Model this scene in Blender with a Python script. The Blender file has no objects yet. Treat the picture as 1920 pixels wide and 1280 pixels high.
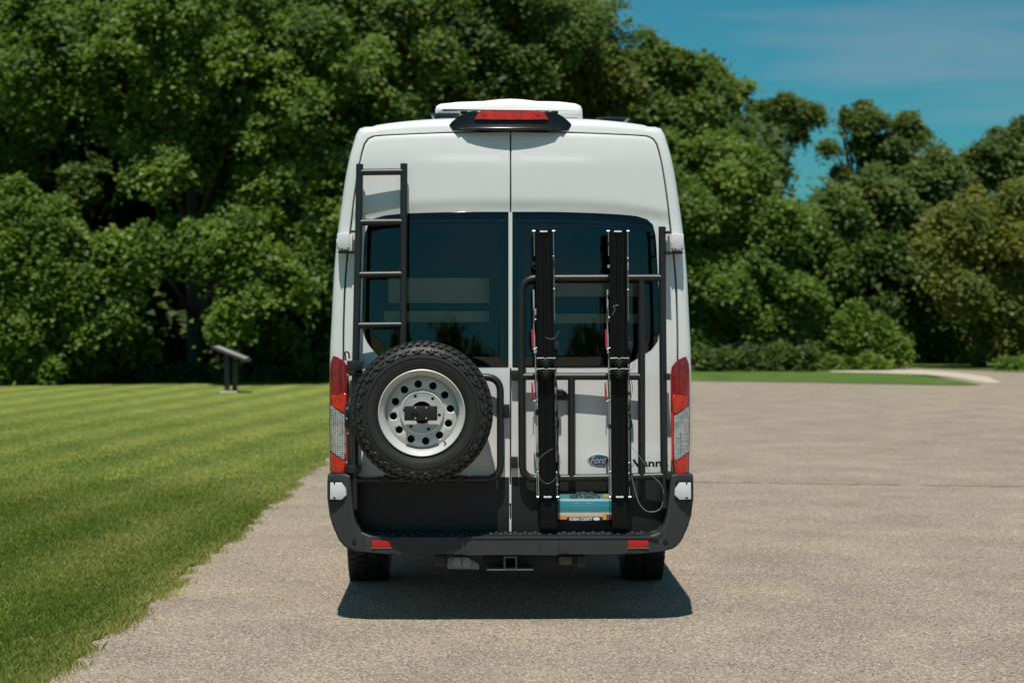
import bpy, bmesh, math, random
import numpy as np
from mathutils import Vector, Matrix
R = math.radians
random.seed(7)
rng = np.random.default_rng(11)
S = bpy.context.scene
C = S.collection

# ---------------------------------------------------------------- camera
F = 3530.0                      # focal length in photo pixels (1920 wide)
CAM = Vector((-0.17, -10.5, 1.74))
YAW, PITCH = R(1.0), R(0.893)
cd = bpy.data.cameras.new('camera'); cam = bpy.data.objects.new('camera', cd); C.objects.link(cam)
cam.location = CAM; cam.rotation_euler = (R(90) - PITCH, 0, -YAW)
cd.sensor_width = 36; cd.lens = F / 1920 * 36; cd.clip_end = 3000; cd.clip_start = .1
cd.dof.use_dof = True; cd.dof.focus_distance = 10.45; cd.dof.aperture_fstop = 2.9
S.camera = cam

# ---------------------------------------------------------------- light
SUND = Vector((0.11, 1.0, -2.45)).normalized()      # the way sunlight travels
el = math.asin(-SUND.z); az = math.atan2(-SUND.x, -SUND.y)
w = bpy.data.worlds.new('World'); S.world = w; w.use_nodes = True
nt = w.node_tree; nt.nodes.clear()
out = nt.nodes.new('ShaderNodeOutputWorld'); bg = nt.nodes.new('ShaderNodeBackground')
sky = nt.nodes.new('ShaderNodeTexSky'); sky.sky_type = 'NISHITA'; sky.sun_disc = False
sky.sun_elevation = el; sky.sun_rotation = az % (2 * math.pi)
sky.air_density = 1.0; sky.dust_density = .8; sky.ozone_density = 2.0
hs = nt.nodes.new('ShaderNodeMix'); hs.data_type = 'RGBA'; hs.blend_type = 'MULTIPLY'; hs.inputs[0].default_value = 1
hs.inputs[7].default_value = (.22, .80, .86, 1)
tc = nt.nodes.new('ShaderNodeTexCoord'); mp = nt.nodes.new('ShaderNodeMapping')
mp.inputs['Scale'].default_value = (1.6, 1.6, 14); mp.inputs['Rotation'].default_value = (0, R(5), 0)
cn = nt.nodes.new('ShaderNodeTexNoise'); cn.inputs['Scale'].default_value = 1.7; cn.inputs['Detail'].default_value = 7
cr = nt.nodes.new('ShaderNodeValToRGB'); cr.color_ramp.elements[0].position = .50; cr.color_ramp.elements[1].position = .72
cr.color_ramp.elements[1].color = (.5, .5, .5, 1)
cm = nt.nodes.new('ShaderNodeMix'); cm.data_type = 'RGBA'
cm.inputs[7].default_value = (4.6, 5.0, 5.4, 1)
L = nt.links.new
L(sky.outputs[0], hs.inputs[6]); L(tc.outputs['Generated'], mp.inputs[0]); L(mp.outputs[0], cn.inputs['Vector'])
L(cn.outputs['Fac'], cr.inputs[0]); L(cr.outputs[0], cm.inputs[0]); L(hs.outputs[2], cm.inputs[6])
L(cm.outputs[2], bg.inputs[0]); bg.inputs[1].default_value = .07; L(bg.outputs[0], out.inputs[0])
sl = bpy.data.lights.new('sun', 'SUN'); sl.energy = 4.6; sl.angle = R(.5); sl.color = (1, .95, .86)
so = bpy.data.objects.new('sun', sl); C.objects.link(so)
so.rotation_euler = SUND.to_track_quat('-Z', 'Y').to_euler(); so.location = (-10, -30, 60)
S.view_settings.view_transform = 'Standard'; S.view_settings.look = 'None'
S.view_settings.exposure = .12; S.view_settings.gamma = 1; S.view_settings.use_curve_mapping = False
S.render.engine = 'CYCLES'
S.cycles.max_bounces = 8; S.cycles.transparent_max_bounces = 12

# ---------------------------------------------------------------- helpers
_f = Vector((math.sin(YAW) * math.cos(PITCH), math.cos(YAW) * math.cos(PITCH), -math.sin(PITCH)))
_r = Vector((math.cos(YAW), -math.sin(YAW), 0)); _u = _r.cross(_f)
def ray(px, py): return _f * F + _r * (px - 960) + _u * (640 - py)
def P(px, py, Y):
    d = ray(px, py); t = (Y - CAM.y) / d.y; return CAM + d * t
def XZ(px, py, Y): p = P(px, py, Y); return (p.x, p.z)
def G(px, py, z=0.0):
    d = ray(px, py); t = (z - CAM.z) / d.z; return CAM + d * t

def tag(o, label=None, cat=None, group=None, kind=None):
    if label: o['label'] = label
    if cat: o['category'] = cat
    if group: o['group'] = group
    if kind: o['kind'] = kind
    return o
def empty(name, loc=(0, 0, 0)):
    o = bpy.data.objects.new(name, None); C.objects.link(o); o.location = loc; return o
def obj(name, me, m=None, parent=None, loc=None):
    o = bpy.data.objects.new(name, me); C.objects.link(o)
    if m: me.materials.append(m) if not me.materials else None
    if parent:
        o.parent = parent
        p = parent; off = Vector((0, 0, 0))
        while p is not None: off += p.location; p = p.parent
        o.location = -off + (Vector(loc) if loc else Vector((0, 0, 0)))
    elif loc: o.location = loc
    return o
def fin(bm, name, m, parent=None, smooth=True, ang=35):
    bmesh.ops.recalc_face_normals(bm, faces=bm.faces)
    me = bpy.data.meshes.new(name); bm.to_mesh(me); bm.free()
    if smooth:
        me.polygons.foreach_set('use_smooth', [True] * len(me.polygons))
        me.set_sharp_from_angle(angle=R(ang))
    return obj(name, me, m, parent)
def box(bm, x0, x1, y0, y1, z0, z1, bev=0.0, seg=2):
    r = bmesh.ops.create_cube(bm, size=1)
    for v in r['verts']:
        v.co = Vector(((x0 + x1) / 2 + v.co.x * (x1 - x0), (y0 + y1) / 2 + v.co.y * (y1 - y0), (z0 + z1) / 2 + v.co.z * (z1 - z0)))
    if bev > 0:
        es = list({e for v in r['verts'] for e in v.link_edges})
        bmesh.ops.bevel(bm, geom=es, offset=bev, segments=seg, affect='EDGES', profile=.5)
def pbox(bm, px0, py0, px1, py1, Y, y0, y1, bev=.003):
    a = P(px0, py0, Y); b = P(px1, py1, Y)
    box(bm, min(a.x, b.x), max(a.x, b.x), y0, y1, min(a.z, b.z), max(a.z, b.z), bev)
def tube(bm, pts, r, seg=14, cap=True):
    pts = [Vector(p) for p in pts]; n = len(pts); rings = []
    t0 = (pts[1] - pts[0]).normalized()
    up = Vector((0, 1, 0)) if abs(t0.y) < .9 else Vector((1, 0, 0))
    for i, p in enumerate(pts):
        t = (pts[min(i + 1, n - 1)] - pts[max(i - 1, 0)]).normalized()
        a = t.cross(up)
        if a.length < 1e-4: a = t.cross(Vector((0, 0, 1)))
        a.normalize(); b = t.cross(a).normalized()
        rr = r[i] if isinstance(r, (list, tuple)) else r
        rings.append([bm.verts.new(p + (a * math.cos(2 * math.pi * k / seg) + b * math.sin(2 * math.pi * k / seg)) * rr) for k in range(seg)])
    for i in range(n - 1):
        for k in range(seg):
            bm.faces.new((rings[i][k], rings[i][(k + 1) % seg], rings[i + 1][(k + 1) % seg], rings[i + 1][k]))
    if cap: bm.faces.new(rings[0]); bm.faces.new(rings[-1])
def arcpts(pts, rad, n=6):
    """polyline with rounded corners"""
    pts = [Vector(p) for p in pts]; o = [pts[0]]
    for i in range(1, len(pts) - 1):
        a = (pts[i - 1] - pts[i]).normalized(); b = (pts[i + 1] - pts[i]).normalized()
        s = pts[i] + a * rad; e = pts[i] + b * rad
        for k in range(n + 1):
            t = k / n; o.append(s * (1 - t) ** 2 + pts[i] * 2 * t * (1 - t) + e * t * t)
    o.append(pts[-1]); return o
def prism(outline, y0, y1, bev=.004, seg=2, cuts=0, warp=None, bevback=False):
    """outline in (x,z); front at y0, back at y1"""
    bm = bmesh.new()
    vs = [bm.verts.new((x, y0, z)) for x, z in outline]
    f = bm.faces.new(vs)
    g = [f]
    if cuts:
        xs = [p[0] for p in outline]; a, b = min(xs), max(xs)
        for i in range(1, cuts):
            X = a + (b - a) * i / cuts
            bmesh.ops.bisect_plane(bm, geom=bm.verts[:] + bm.edges[:] + bm.faces[:], plane_co=(X, 0, 0), plane_no=(1, 0, 0), dist=1e-5)
    fr = bm.faces[:]
    ex = bmesh.ops.extrude_face_region(bm, geom=fr)
    nv = [v for v in ex['geom'] if isinstance(v, bmesh.types.BMVert)]
    for v in nv: v.co.y = y1
    # faces of the original stay as front
    if bev > 0:
        es = []
        for e in bm.edges:
            if abs(e.verts[0].co.y - y0) < 1e-6 and abs(e.verts[1].co.y - y0) < 1e-6 and len(e.link_faces) == 2:
                fs = e.link_faces
                n1 = abs(fs[0].calc_center_median().y - y0) < 1e-6; n2 = abs(fs[1].calc_center_median().y - y0) < 1e-6
                if n1 != n2: es.append(e)
        bmesh.ops.bevel(bm, geom=es, offset=bev, segments=seg, affect='EDGES', profile=.5)
    if warp:
        for v in bm.verts: v.co.y += warp(v.co.x, v.co.z)
    bmesh.ops.recalc_face_normals(bm, faces=bm.faces)
    return bm
def lathe(bm, prof, cx, cz, n=96, axis='Y'):
    """prof list of (r, y) about axis through (cx, cz)"""
    rings = []
    for r, y in prof:
        if axis == 'Y': rings.append([bm.verts.new((cx + r * math.cos(2 * math.pi * k / n), y, cz + r * math.sin(2 * math.pi * k / n))) for k in range(n)])
        else: rings.append([bm.verts.new((y, cx + r * math.cos(2 * math.pi * k / n), cz + r * math.sin(2 * math.pi * k / n))) for k in range(n)])
    for i in range(len(rings) - 1):
        for k in range(n):
            bm.faces.new((rings[i][k], rings[i][(k + 1) % n], rings[i + 1][(k + 1) % n], rings[i + 1][k]))
    return rings
def catmull(pts, n=6, closed=False):
    o = []; m = len(pts); P_ = [Vector(p) for p in pts]
    rg = range(m if closed else m - 1)
    for i in rg:
        p0 = P_[(i - 1) % m] if closed or i > 0 else P_[0]; p1 = P_[i]; p2 = P_[(i + 1) % m]
        p3 = P_[(i + 2) % m] if closed or i + 2 < m else P_[-1]
        for k in range(n):
            t = k / n
            o.append(.5 * ((2 * p1) + (p2 - p0) * t + (2 * p0 - 5 * p1 + 4 * p2 - p3) * t * t + (3 * p1 - p0 - 3 * p2 + p3) * t ** 3))
    if not closed: o.append(P_[-1])
    return o

# ---------------------------------------------------------------- materials
def mat(name, col, rough=.5, metal=0, coat=0, spec=.5, bump=None, var=None, trans=0):
    m = bpy.data.materials.new(name); m.use_nodes = True; n = m.node_tree.nodes; b = n['Principled BSDF']
    b.inputs['Base Color'].default_value = (*col, 1); b.inputs['Roughness'].default_value = rough
    b.inputs['Metallic'].default_value = metal; b.inputs['Coat Weight'].default_value = coat
    b.inputs['Specular IOR Level'].default_value = spec; b.inputs['Coat Roughness'].default_value = .04
    if var:
        t = n.new('ShaderNodeTexCoord'); x = n.new('ShaderNodeTexNoise'); x.inputs['Scale'].default_value = var[0]; x.inputs['Detail'].default_value = 6
        r = n.new('ShaderNodeMix'); r.data_type = 'RGBA'
        r.inputs[6].default_value = (*[c * (1 - var[1]) for c in col], 1); r.inputs[7].default_value = (*[min(1, c * (1 + var[1])) for c in col], 1)
        m.node_tree.links.new(t.outputs['Object'], x.inputs['Vector']); m.node_tree.links.new(x.outputs['Fac'], r.inputs[0])
        m.node_tree.links.new(r.outputs[2], b.inputs['Base Color'])
    if bump:
        t = n.new('ShaderNodeTexCoord'); x = n.new('ShaderNodeTexNoise'); x.inputs['Scale'].default_value = bump[0]; x.inputs['Detail'].default_value = 4
        u = n.new('ShaderNodeBump'); u.inputs['Strength'].default_value = bump[1]; u.inputs['Distance'].default_value = bump[2]
        m.node_tree.links.new(t.outputs['Object'], x.inputs['Vector']); m.node_tree.links.new(x.outputs['Fac'], u.inputs['Height'])
        m.node_tree.links.new(u.outputs[0], b.inputs['Normal'])
    return m
M = {}
M['white'] = mat('white_paint', (.63, .635, .63), .3, coat=.45, var=(2.2, .035))
M['acwhite'] = mat('white_plastic', (.82, .81, .78), .4, var=(5, .03))
M['hinge'] = mat('white_hinge', (.58, .59, .60), .4, coat=.2, var=(30, .04))
M['seal'] = mat('rubber_seal', (.012, .013, .014), .6)
M['tube'] = mat('black_powder_coat', (.014, .015, .016), .40, spec=.45, bump=(420, .25, .0006), var=(6, .25))
M['plastic'] = mat('grey_plastic', (.031, .033, .034), .55, spec=.4, bump=(260, .35, .0008), var=(5, .25))
M['clad'] = mat('black_cladding', (.014, .0145, .015), .5, spec=.35, bump=(300, .25, .0006), var=(4, .3))
M['chan'] = mat('black_anodised', (.004, .0045, .0045), .40, spec=.2, var=(8, .3))
M['chrome'] = mat('bright_steel', (.62, .62, .62), .3, metal=.6)
M['steel'] = mat('dull_steel', (.42, .43, .43), .45, metal=.8, var=(14, .3))
M['silver'] = mat('silver_wheel_paint', (.50, .50, .485), .42, metal=.12, var=(9, .14), coat=.1)
M['tyre'] = mat('tyre_rubber', (.012, .0115, .011), .55, bump=(160, .4, .001), var=(18, .45))
M['lug'] = mat('tread_rubber', (.020, .019, .018), .45, bump=(160, .4, .001), var=(18, .4))
M['redlever'] = mat('red_lever', (.45, .02, .05), .3)
M['under'] = mat('underbody', (.015, .015, .015), .8)
M['black'] = mat('flat_black', (.005, .005, .006), .5, spec=.25)
M['gloss'] = mat('gloss_black_plastic', (.008, .0085, .009), .22, spec=.4)
M['spot'] = mat('bright_red_bowl', (.95, .09, .03), .15, coat=1)
M['ink'] = mat('black_lettering', (.008, .008, .008), .4)
M['wh'] = mat('white_print', (.75, .75, .75), .5)
M['solar'] = mat('solar_panel', (.02, .022, .03), .2)
M['tanwood'] = mat('tan_board', (.88, .66, .42), .6, var=(4, .15))
M['inter'] = mat('interior_lining', (.20, .22, .23), .8)
M['interD'] = mat('interior_black', (.006, .007, .008), .8)

def lensmat(name, col, scale, rough=.12):
    m = bpy.data.materials.new(name); m.use_nodes = True; n = m.node_tree.nodes; b = n['Principled BSDF']; l = m.node_tree.links
    b.inputs['Roughness'].default_value = rough; b.inputs['Coat Weight'].default_value = 1; b.inputs['Coat Roughness'].default_value = .03
    t = n.new('ShaderNodeTexCoord')
    mpn = n.new('ShaderNodeMapping'); mpn.inputs['Scale'].default_value = (scale, 1, scale * 1.15)
    v = n.new('ShaderNodeTexVoronoi'); v.distance = 'CHEBYCHEV'; v.inputs['Randomness'].default_value = .25; v.inputs['Scale'].default_value = 1
    r = n.new('ShaderNodeValToRGB'); r.color_ramp.elements[0].position = .1; r.color_ramp.elements[1].position = .6
    r.color_ramp.elements[0].color = (*col[1], 1); r.color_ramp.elements[1].color = (*col[0], 1)
    nz = n.new('ShaderNodeTexNoise'); nz.inputs['Scale'].default_value = 22; nz.inputs['Detail'].default_value = 2
    mx = n.new('ShaderNodeMix'); mx.data_type = 'RGBA'; mx.blend_type = 'MULTIPLY'; mx.inputs[0].default_value = .4
    r2 = n.new('ShaderNodeValToRGB'); r2.color_ramp.elements[0].position = .35; r2.color_ramp.elements[0].color = (.25, .25, .25, 1); r2.color_ramp.elements[1].position = .6
    bp = n.new('ShaderNodeBump'); bp.inputs['Strength'].default_value = .9; bp.inputs['Distance'].default_value = .004
    l.new(t.outputs['Object'], mpn.inputs[0]); l.new(mpn.outputs[0], v.inputs['Vector']); l.new(v.outputs['Distance'], r.inputs[0])
    l.new(t.outputs['Object'], nz.inputs['Vector']); l.new(nz.outputs['Fac'], r2.inputs[0])
    l.new(r.outputs[0], mx.inputs[6]); l.new(r2.outputs[0], mx.inputs[7]); l.new(mx.outputs[2], b.inputs['Base Color'])
    l.new(v.outputs['Distance'], bp.inputs['Height']); l.new(bp.outputs[0], b.inputs['Normal'])
    return m
M['red'] = lensmat('red_lens', ((.09, .001, .001), (.36, .004, .004)), 80)
M['redb'] = lensmat('bright_red_lens', ((.30, .004, .002), (.82, .035, .012)), 85)
M['clear'] = lensmat('clear_lens', ((.08, .08, .085), (.95, .96, 1)), 80)
M['clear'].node_tree.nodes['Principled BSDF'].inputs['Metallic'].default_value = .55
M['refl'] = mat('red_reflector', (.40, .008, .005), .3, coat=.3)

def glassmat():
    m = bpy.data.materials.new('tinted_glass'); m.use_nodes = True; n = m.node_tree.nodes; l = m.node_tree.links; n.clear()
    o = n.new('ShaderNodeOutputMaterial'); tr = n.new('ShaderNodeBsdfTransparent'); tr.inputs[0].default_value = (.58, .62, .60, 1)
    gl = n.new('ShaderNodeBsdfGlossy'); gl.inputs['Roughness'].default_value = .02; gl.inputs[0].default_value = (.9, .95, .95, 1)
    fr = n.new('ShaderNodeFresnel'); fr.inputs[0].default_value = 1.62
    mx = n.new('ShaderNodeMixShader'); l.new(fr.outputs[0], mx.inputs[0]); l.new(tr.outputs[0], mx.inputs[1]); l.new(gl.outputs[0], mx.inputs[2])
    l.new(mx.outputs[0], o.inputs[0]); return m
M['glass'] = glassmat()

def leafmat(name, c0, c1, c2, trans=.35):
    m = bpy.data.materials.new(name); m.use_nodes = True; n = m.node_tree.nodes; l = m.node_tree.links; n.clear()
    o = n.new('ShaderNodeOutputMaterial'); a = n.new('ShaderNodeAttribute'); a.attribute_name = 'tint'
    r = n.new('ShaderNodeValToRGB'); e = r.color_ramp.elements
    e[0].position = 0; e[0].color = (*c0, 1); e[1].position = 1; e[1].color = (*c2, 1); k = e.new(.5); k.color = (*c1, 1)
    b = n.new('ShaderNodeBsdfPrincipled'); b.inputs['Roughness'].default_value = .5; b.inputs['Specular IOR Level'].default_value = .22
    t = n.new('ShaderNodeBsdfTranslucent'); h = n.new('ShaderNodeHueSaturation'); h.inputs['Saturation'].default_value = 1.15; h.inputs['Value'].default_value = 1.3
    mx = n.new('ShaderNodeMixShader'); mx.inputs[0].default_value = trans
    l.new(a.outputs['Fac'], r.inputs[0]); l.new(r.outputs[0], b.inputs['Base Color']); l.new(r.outputs[0], h.inputs['Color']); l.new(h.outputs[0], t.inputs[0])
    l.new(b.outputs[0], mx.inputs[1]); l.new(t.outputs[0], mx.inputs[2]); l.new(mx.outputs[0], o.inputs[0]); return m
M['leafA'] = leafmat('maple_leaf', (.045, .090, .018), (.102, .172, .022), (.195, .270, .036))
M['leafB'] = leafmat('woodland_leaf', (.042, .080, .020), (.094, .152, .023), (.178, .232, .036))
M['leafC'] = leafmat('bright_leaf', (.050, .105, .020), (.108, .178, .024), (.205, .27, .038))
M['leafO'] = leafmat('olive_leaf', (.055, .085, .014), (.122, .150, .022), (.22, .215, .036))
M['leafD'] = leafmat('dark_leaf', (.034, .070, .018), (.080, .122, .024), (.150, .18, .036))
M['grass'] = leafmat('grass_blade', (.090, .150, .026), (.215, .275, .052), (.50, .46, .17), .45)
M['bark'] = mat('bark', (.075, .062, .05), .9, bump=(14, .8, .03), var=(6, .5))
M['stone'] = mat('boulder_stone', (.36, .29, .22), .9, bump=(12, .6, .02), var=(7, .3))

def groundmat(name, kind):
    m = bpy.data.materials.new(name); m.use_nodes = True; n = m.node_tree.nodes; l = m.node_tree.links; b = n['Principled BSDF']
    b.inputs['Roughness'].default_value = .9; b.inputs['Specular IOR Level'].default_value = .2
    t = n.new('ShaderNodeTexCoord')
    def noise(s, d=4, stretch=None, rough=.5):
        x = n.new('ShaderNodeTexNoise'); x.inputs['Scale'].default_value = s; x.inputs['Detail'].default_value = d; x.inputs['Roughness'].default_value = rough
        if stretch:
            q = n.new('ShaderNodeMapping'); q.inputs['Scale'].default_value = stretch[0]; q.inputs['Rotation'].default_value = (0, 0, stretch[1])
            l.new(t.outputs['Object'], q.inputs[0]); l.new(q.outputs[0], x.inputs['Vector'])
        else: l.new(t.outputs['Object'], x.inputs['Vector'])
        return x.outputs['Fac']
    def ramp(src, stops):
        r = n.new('ShaderNodeValToRGB'); e = r.color_ramp.elements
        e[0].position, e[0].color = stops[0][0], (*stops[0][1], 1); e[1].position, e[1].color = stops[-1][0], (*stops[-1][1], 1)
        for p_, c_ in stops[1:-1]: k = e.new(p_); k.color = (*c_, 1)
        l.new(src, r.inputs[0]); return r.outputs[0]
    def mix(a, b_, f, bt='MIX'):
        x = n.new('ShaderNodeMix'); x.data_type = 'RGBA'; x.blend_type = bt
        if isinstance(f, (int, float)): x.inputs[0].default_value = f
        else: l.new(f, x.inputs[0])
        l.new(a, x.inputs[6]); l.new(b_, x.inputs[7]); return x.outputs[2]
    if kind == 'pave':
        v = n.new('ShaderNodeTexVoronoi'); v.inputs['Scale'].default_value = 105; l.new(t.outputs['Object'], v.inputs['Vector'])
        sep = n.new('ShaderNodeSeparateColor'); l.new(v.outputs['Color'], sep.inputs[0])
        chip = ramp(sep.outputs[0], [(0, (.09, .074, .062)), (.18, (.235, .194, .155)), (.6, (.335, .275, .219)), (.9, (.43, .360, .295)), (1, (.60, .54, .47))])
        base = ramp(noise(1.3, 6), [(.3, (.80, .79, .80)), (.7, (1.08, 1.06, 1.0))])
        c = mix(chip, base, 1, 'MULTIPLY')
        c = mix(c, ramp(noise(.22, 5, ((1, .35, 1), .3)), [(.35, (.95, .95, .96)), (.65, (1.04, 1.03, 1.0))]), 1, 'MULTIPLY')
        c = mix(c, ramp(noise(30, 3), [(.30, (.55, .54, .53)), (.46, (1, 1, 1))]), .45, 'MULTIPLY')
        l.new(c, b.inputs['Base Color'])
        u = n.new('ShaderNodeBump'); u.inputs['Strength'].default_value = .7; u.inputs['Distance'].default_value = .006; u.invert = True
        l.new(v.outputs['Distance'], u.inputs['Height']); l.new(u.outputs[0], b.inputs['Normal'])
    elif kind == 'lawn':
        c = ramp(noise(2.2, 8, None, .65), [(.30, (.115, .165, .036)), (.5, (.18, .22, .048)), (.70, (.29, .29, .085))])
        st = n.new('ShaderNodeTexWave'); st.inputs['Scale'].default_value = .27; st.inputs['Distortion'].default_value = 1.3; st.inputs['Detail'].default_value = 3; st.inputs['Detail Scale'].default_value = .6
        q = n.new('ShaderNodeMapping'); q.inputs['Rotation'].default_value = (0, 0, R(7)); l.new(t.outputs['Object'], q.inputs[0]); l.new(q.outputs[0], st.inputs['Vector'])
        c = mix(c, ramp(st.outputs['Color'], [(.10, (.78, .84, .78)), (.90, (1.20, 1.15, 1.07))]), 1, 'MULTIPLY')  # mowing stripes: light and dark of leaning blades put into the colour
        c = mix(c, ramp(noise(60, 4), [(.3, (.6, .6, .6)), (.7, (1.3, 1.3, 1.2))]), 1, 'MULTIPLY')
        l.new(c, b.inputs['Base Color'])
        u = n.new('ShaderNodeBump'); u.inputs['Strength'].default_value = .8; u.inputs['Distance'].default_value = .03
        l.new(noise(45, 6), u.inputs['Height']); l.new(u.outputs[0], b.inputs['Normal'])
    elif kind == 'verge':
        c = ramp(noise(1.2, 8), [(.3, (.05, .10, .018)), (.7, (.115, .18, .032))]); l.new(c, b.inputs['Base Color'])
        u = n.new('ShaderNodeBump'); u.inputs['Strength'].default_value = .8; u.inputs['Distance'].default_value = .05
        l.new(noise(25, 6), u.inputs['Height']); l.new(u.outputs[0], b.inputs['Normal'])
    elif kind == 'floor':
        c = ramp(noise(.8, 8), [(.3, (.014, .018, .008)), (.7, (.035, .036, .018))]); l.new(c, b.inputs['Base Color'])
    elif kind == 'path':
        c = ramp(noise(3, 6), [(.3, (.42, .37, .29)), (.7, (.50, .44, .36))]); l.new(c, b.inputs['Base Color'])
    return m
M['pave'] = groundmat('chip_seal', 'pave'); M['lawn'] = groundmat('mown_grass', 'lawn'); M['verge'] = groundmat('verge_grass', 'verge')
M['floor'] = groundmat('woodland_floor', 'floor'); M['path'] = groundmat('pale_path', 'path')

# ---------------------------------------------------------------- setting
def sheet(name, pts, z, m, kind='structure'):
    bm = bmesh.new(); f = bm.faces.new([bm.verts.new((p[0], p[1], z)) for p in pts])
    bmesh.ops.triangulate(bm, faces=[f])
    for fc in bm.faces:
        fc.normal_update()
        if fc.normal.z < 0: fc.normal_flip()
    me = bpy.data.meshes.new(name); bm.to_mesh(me); bm.free()
    o = obj(name, me, m); tag(o, kind=kind); return o
sheet('ground', [(-900, -500), (900, -500), (900, 1200), (-900, 1200)], -.03, M['floor'])
sheet('parking_lot', [(-60, -90), (90, -90), (90, 52), (-60, 52)], 0, M['pave'])
# lawn edge follows the photographed border, wobbling as the turf creeps over the chip seal
e0 = G(90, 1280); e1 = G(615, 855); dd = (e1 - e0)
def edge_x(y):
    t = (y - e0.y) / dd.y
    b = e0.x + dd.x * t
    return b + .022 * math.sin(y * 1.9) + .016 * math.sin(y * 5.3 + 1) + .014 * math.sin(y * 13.1) + .012 * math.sin(y * 37)
LAWN_END = 37.0
ys = np.arange(-45, LAWN_END, .07)
sheet('lawn', [(-70, -45)] + [(edge_x(y), y) for y in ys] + [(-70, LAWN_END)], .008, M['lawn'])
sheet('woodland_floor', [(-90, LAWN_END - 1.5), (edge_x(LAWN_END) + 4, LAWN_END - 1.2), (6, 52), (6, 120), (-90, 120)], .004, M['floor'])
g = lambda a, b: (G(a, b).x, G(a, b).y)
isl = [g(900, 712), g(1290, 714), g(1500, 717), g(1700, 721), g(1800, 723), g(1840, 722), g(1800, 714), g(1740, 706), g(1690, 701), g(1560, 697.5), g(1540, 691), g(1548, 687), g(1290, 684), g(900, 684)]
sheet('grass_verge', isl, .012, M['verge'])
sheet('pale_path', [g(1548, 697.5), g(1640, 699), g(1735, 702.5), g(1800, 709), g(1850, 718), g(1880, 718), g(1850, 706), g(1790, 698), g(1725, 693.5), g(1640, 691), g(1552, 690.3)], .008, M['path'])
sheet('rear_verge', [g(900, 685), g(1550, 688), g(1720, 690.5), g(1820, 694), g(1960, 700), g(2300, 700), g(2300, 660), g(900, 660)], .016, M['verge'])
# transverse crack
bm = bmesh.new(); prev = None
for i in range(90):
    px = 1300 + i * 8; p = G(px, 904 + 10 * (i / 90) + .35 * math.sin(i * .9) + random.uniform(-.5, .5)); wd = .022 * (.4 + abs(math.sin(i * .37)) + random.random() * .6)
    a = bm.verts.new((p.x, p.y, .004)); b = bm.verts.new((p.x, p.y + wd, .004))
    if prev and not (22 < i < 25 or 50 < i < 54): bm.faces.new((prev[0], a, b, prev[1]))
    prev = (a, b)
o = fin(bm, 'pavement_crack', mat('crack', (.10, .085, .07), .95), smooth=False); tag(o, kind='structure')

def quads_mesh(name, V, tint, m, parent=None, tri=False):
    k = 3 if tri else 4; nV = len(V); nf = nV // k
    me = bpy.data.meshes.new(name); me.vertices.add(nV); me.vertices.foreach_set('co', V.astype(np.float32).ravel())
    me.loops.add(nV); me.loops.foreach_set('vertex_index', np.arange(nV, dtype=np.int32))
    me.polygons.add(nf); me.polygons.foreach_set('loop_start', np.arange(0, nV, k, dtype=np.int32))
    me.update(calc_edges=True)
    at = me.attributes.new('tint', 'FLOAT', 'POINT'); at.data.foreach_set('value', np.repeat(tint, k).astype(np.float32))
    return obj(name, me, m, parent)

# grass blades
def blades(n, y0, y1, hmin, hmax, wd, seg2=True, extra=None):
    pts = []
    y = rng.uniform(y0, y1, n * 5) ; d = y - CAM.y
    xl = CAM.x - .262 * d - .3
    ex = np.array([edge_x(v) for v in y])
    ok = ex > xl; y = y[ok]; xl = xl[ok]; ex = ex[ok]
    wgt = (ex - xl); wgt = wgt * np.clip(1.1 - (y - y0) / (y1 - y0), .08, 1); keep = rng.uniform(0, wgt.max(), len(wgt)) < wgt; y = y[keep][:n]; xl = xl[keep][:n]; ex = ex[keep][:n]
    x = xl + (ex + .02 - xl) * rng.uniform(0, 1, len(y)); ov = rng.uniform(0, 1, len(y)) < .045; x = np.where(ov, ex + np.abs(rng.normal(0, .05, len(y))) * (np.sin(y * 3.1) * np.sin(y * 7.7) > -.1), x)
    m = len(y); lump = .5 + .5 * np.sin(x * 3.1 + 1.3 * np.sin(y * 2.3)) * np.sin(y * 2.7 + np.sin(x * 4.1)); lump2 = .5 + .5 * np.sin(x * 9 + y * 3) * np.sin(y * 8.3 - x * 2)
    h = (hmin + (hmax - hmin) * rng.uniform(0, 1, m)) * (.7 + .45 * lump + .25 * lump2) * np.clip(1.15 - (y - 4) / 26, .25, 1)
    a = rng.uniform(0, 2 * np.pi, m); w_ = wd * rng.uniform(.6, 1.3, m); lean = rng.uniform(.1, .9, m); la = rng.uniform(0, 2 * np.pi, m)
    base = np.stack([x, y, np.full(m, .006)], 1); side = np.stack([np.cos(a) * w_, np.sin(a) * w_, np.zeros(m)], 1)
    ld = np.stack([np.cos(la) * lean * h, np.sin(la) * lean * h, np.zeros(m)], 1); up = np.stack([np.zeros(m), np.zeros(m), h], 1)
    stripe = np.sin((x * math.cos(R(7)) - y * math.sin(R(7))) * 5.4 + .5 * np.sin(y * .35))  # same lean-of-blade light and dark, put into the blade tint
    tint = np.clip(.50 + .15 * np.sin(x * 1.7 + y * .6 + np.sin(y * .9)) * np.sin(y * .5 + x) + .13 * stripe + .16 * (lump - .5) + rng.normal(0, .17, m) + .12 * np.clip((y - 2) / 20, 0, 1), 0, 1)
    tint = np.where(rng.uniform(0, 1, m) < .05, rng.uniform(.75, 1, m), tint)
    nearedge = np.clip(1 - (ex - x) / .12, 0, 1); tint = np.clip(tint + .25 * nearedge * rng.uniform(0, 1, m), 0, 1)
    if seg2:
        V = np.stack([base - side, base + side, base + up * .65 + ld * .4 + side * .7, base + up + ld], 1).reshape(-1, 3); return V, tint
    V = np.stack([base - side, base + side, base + up + ld], 1).reshape(-1, 3); return V, tint
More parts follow.
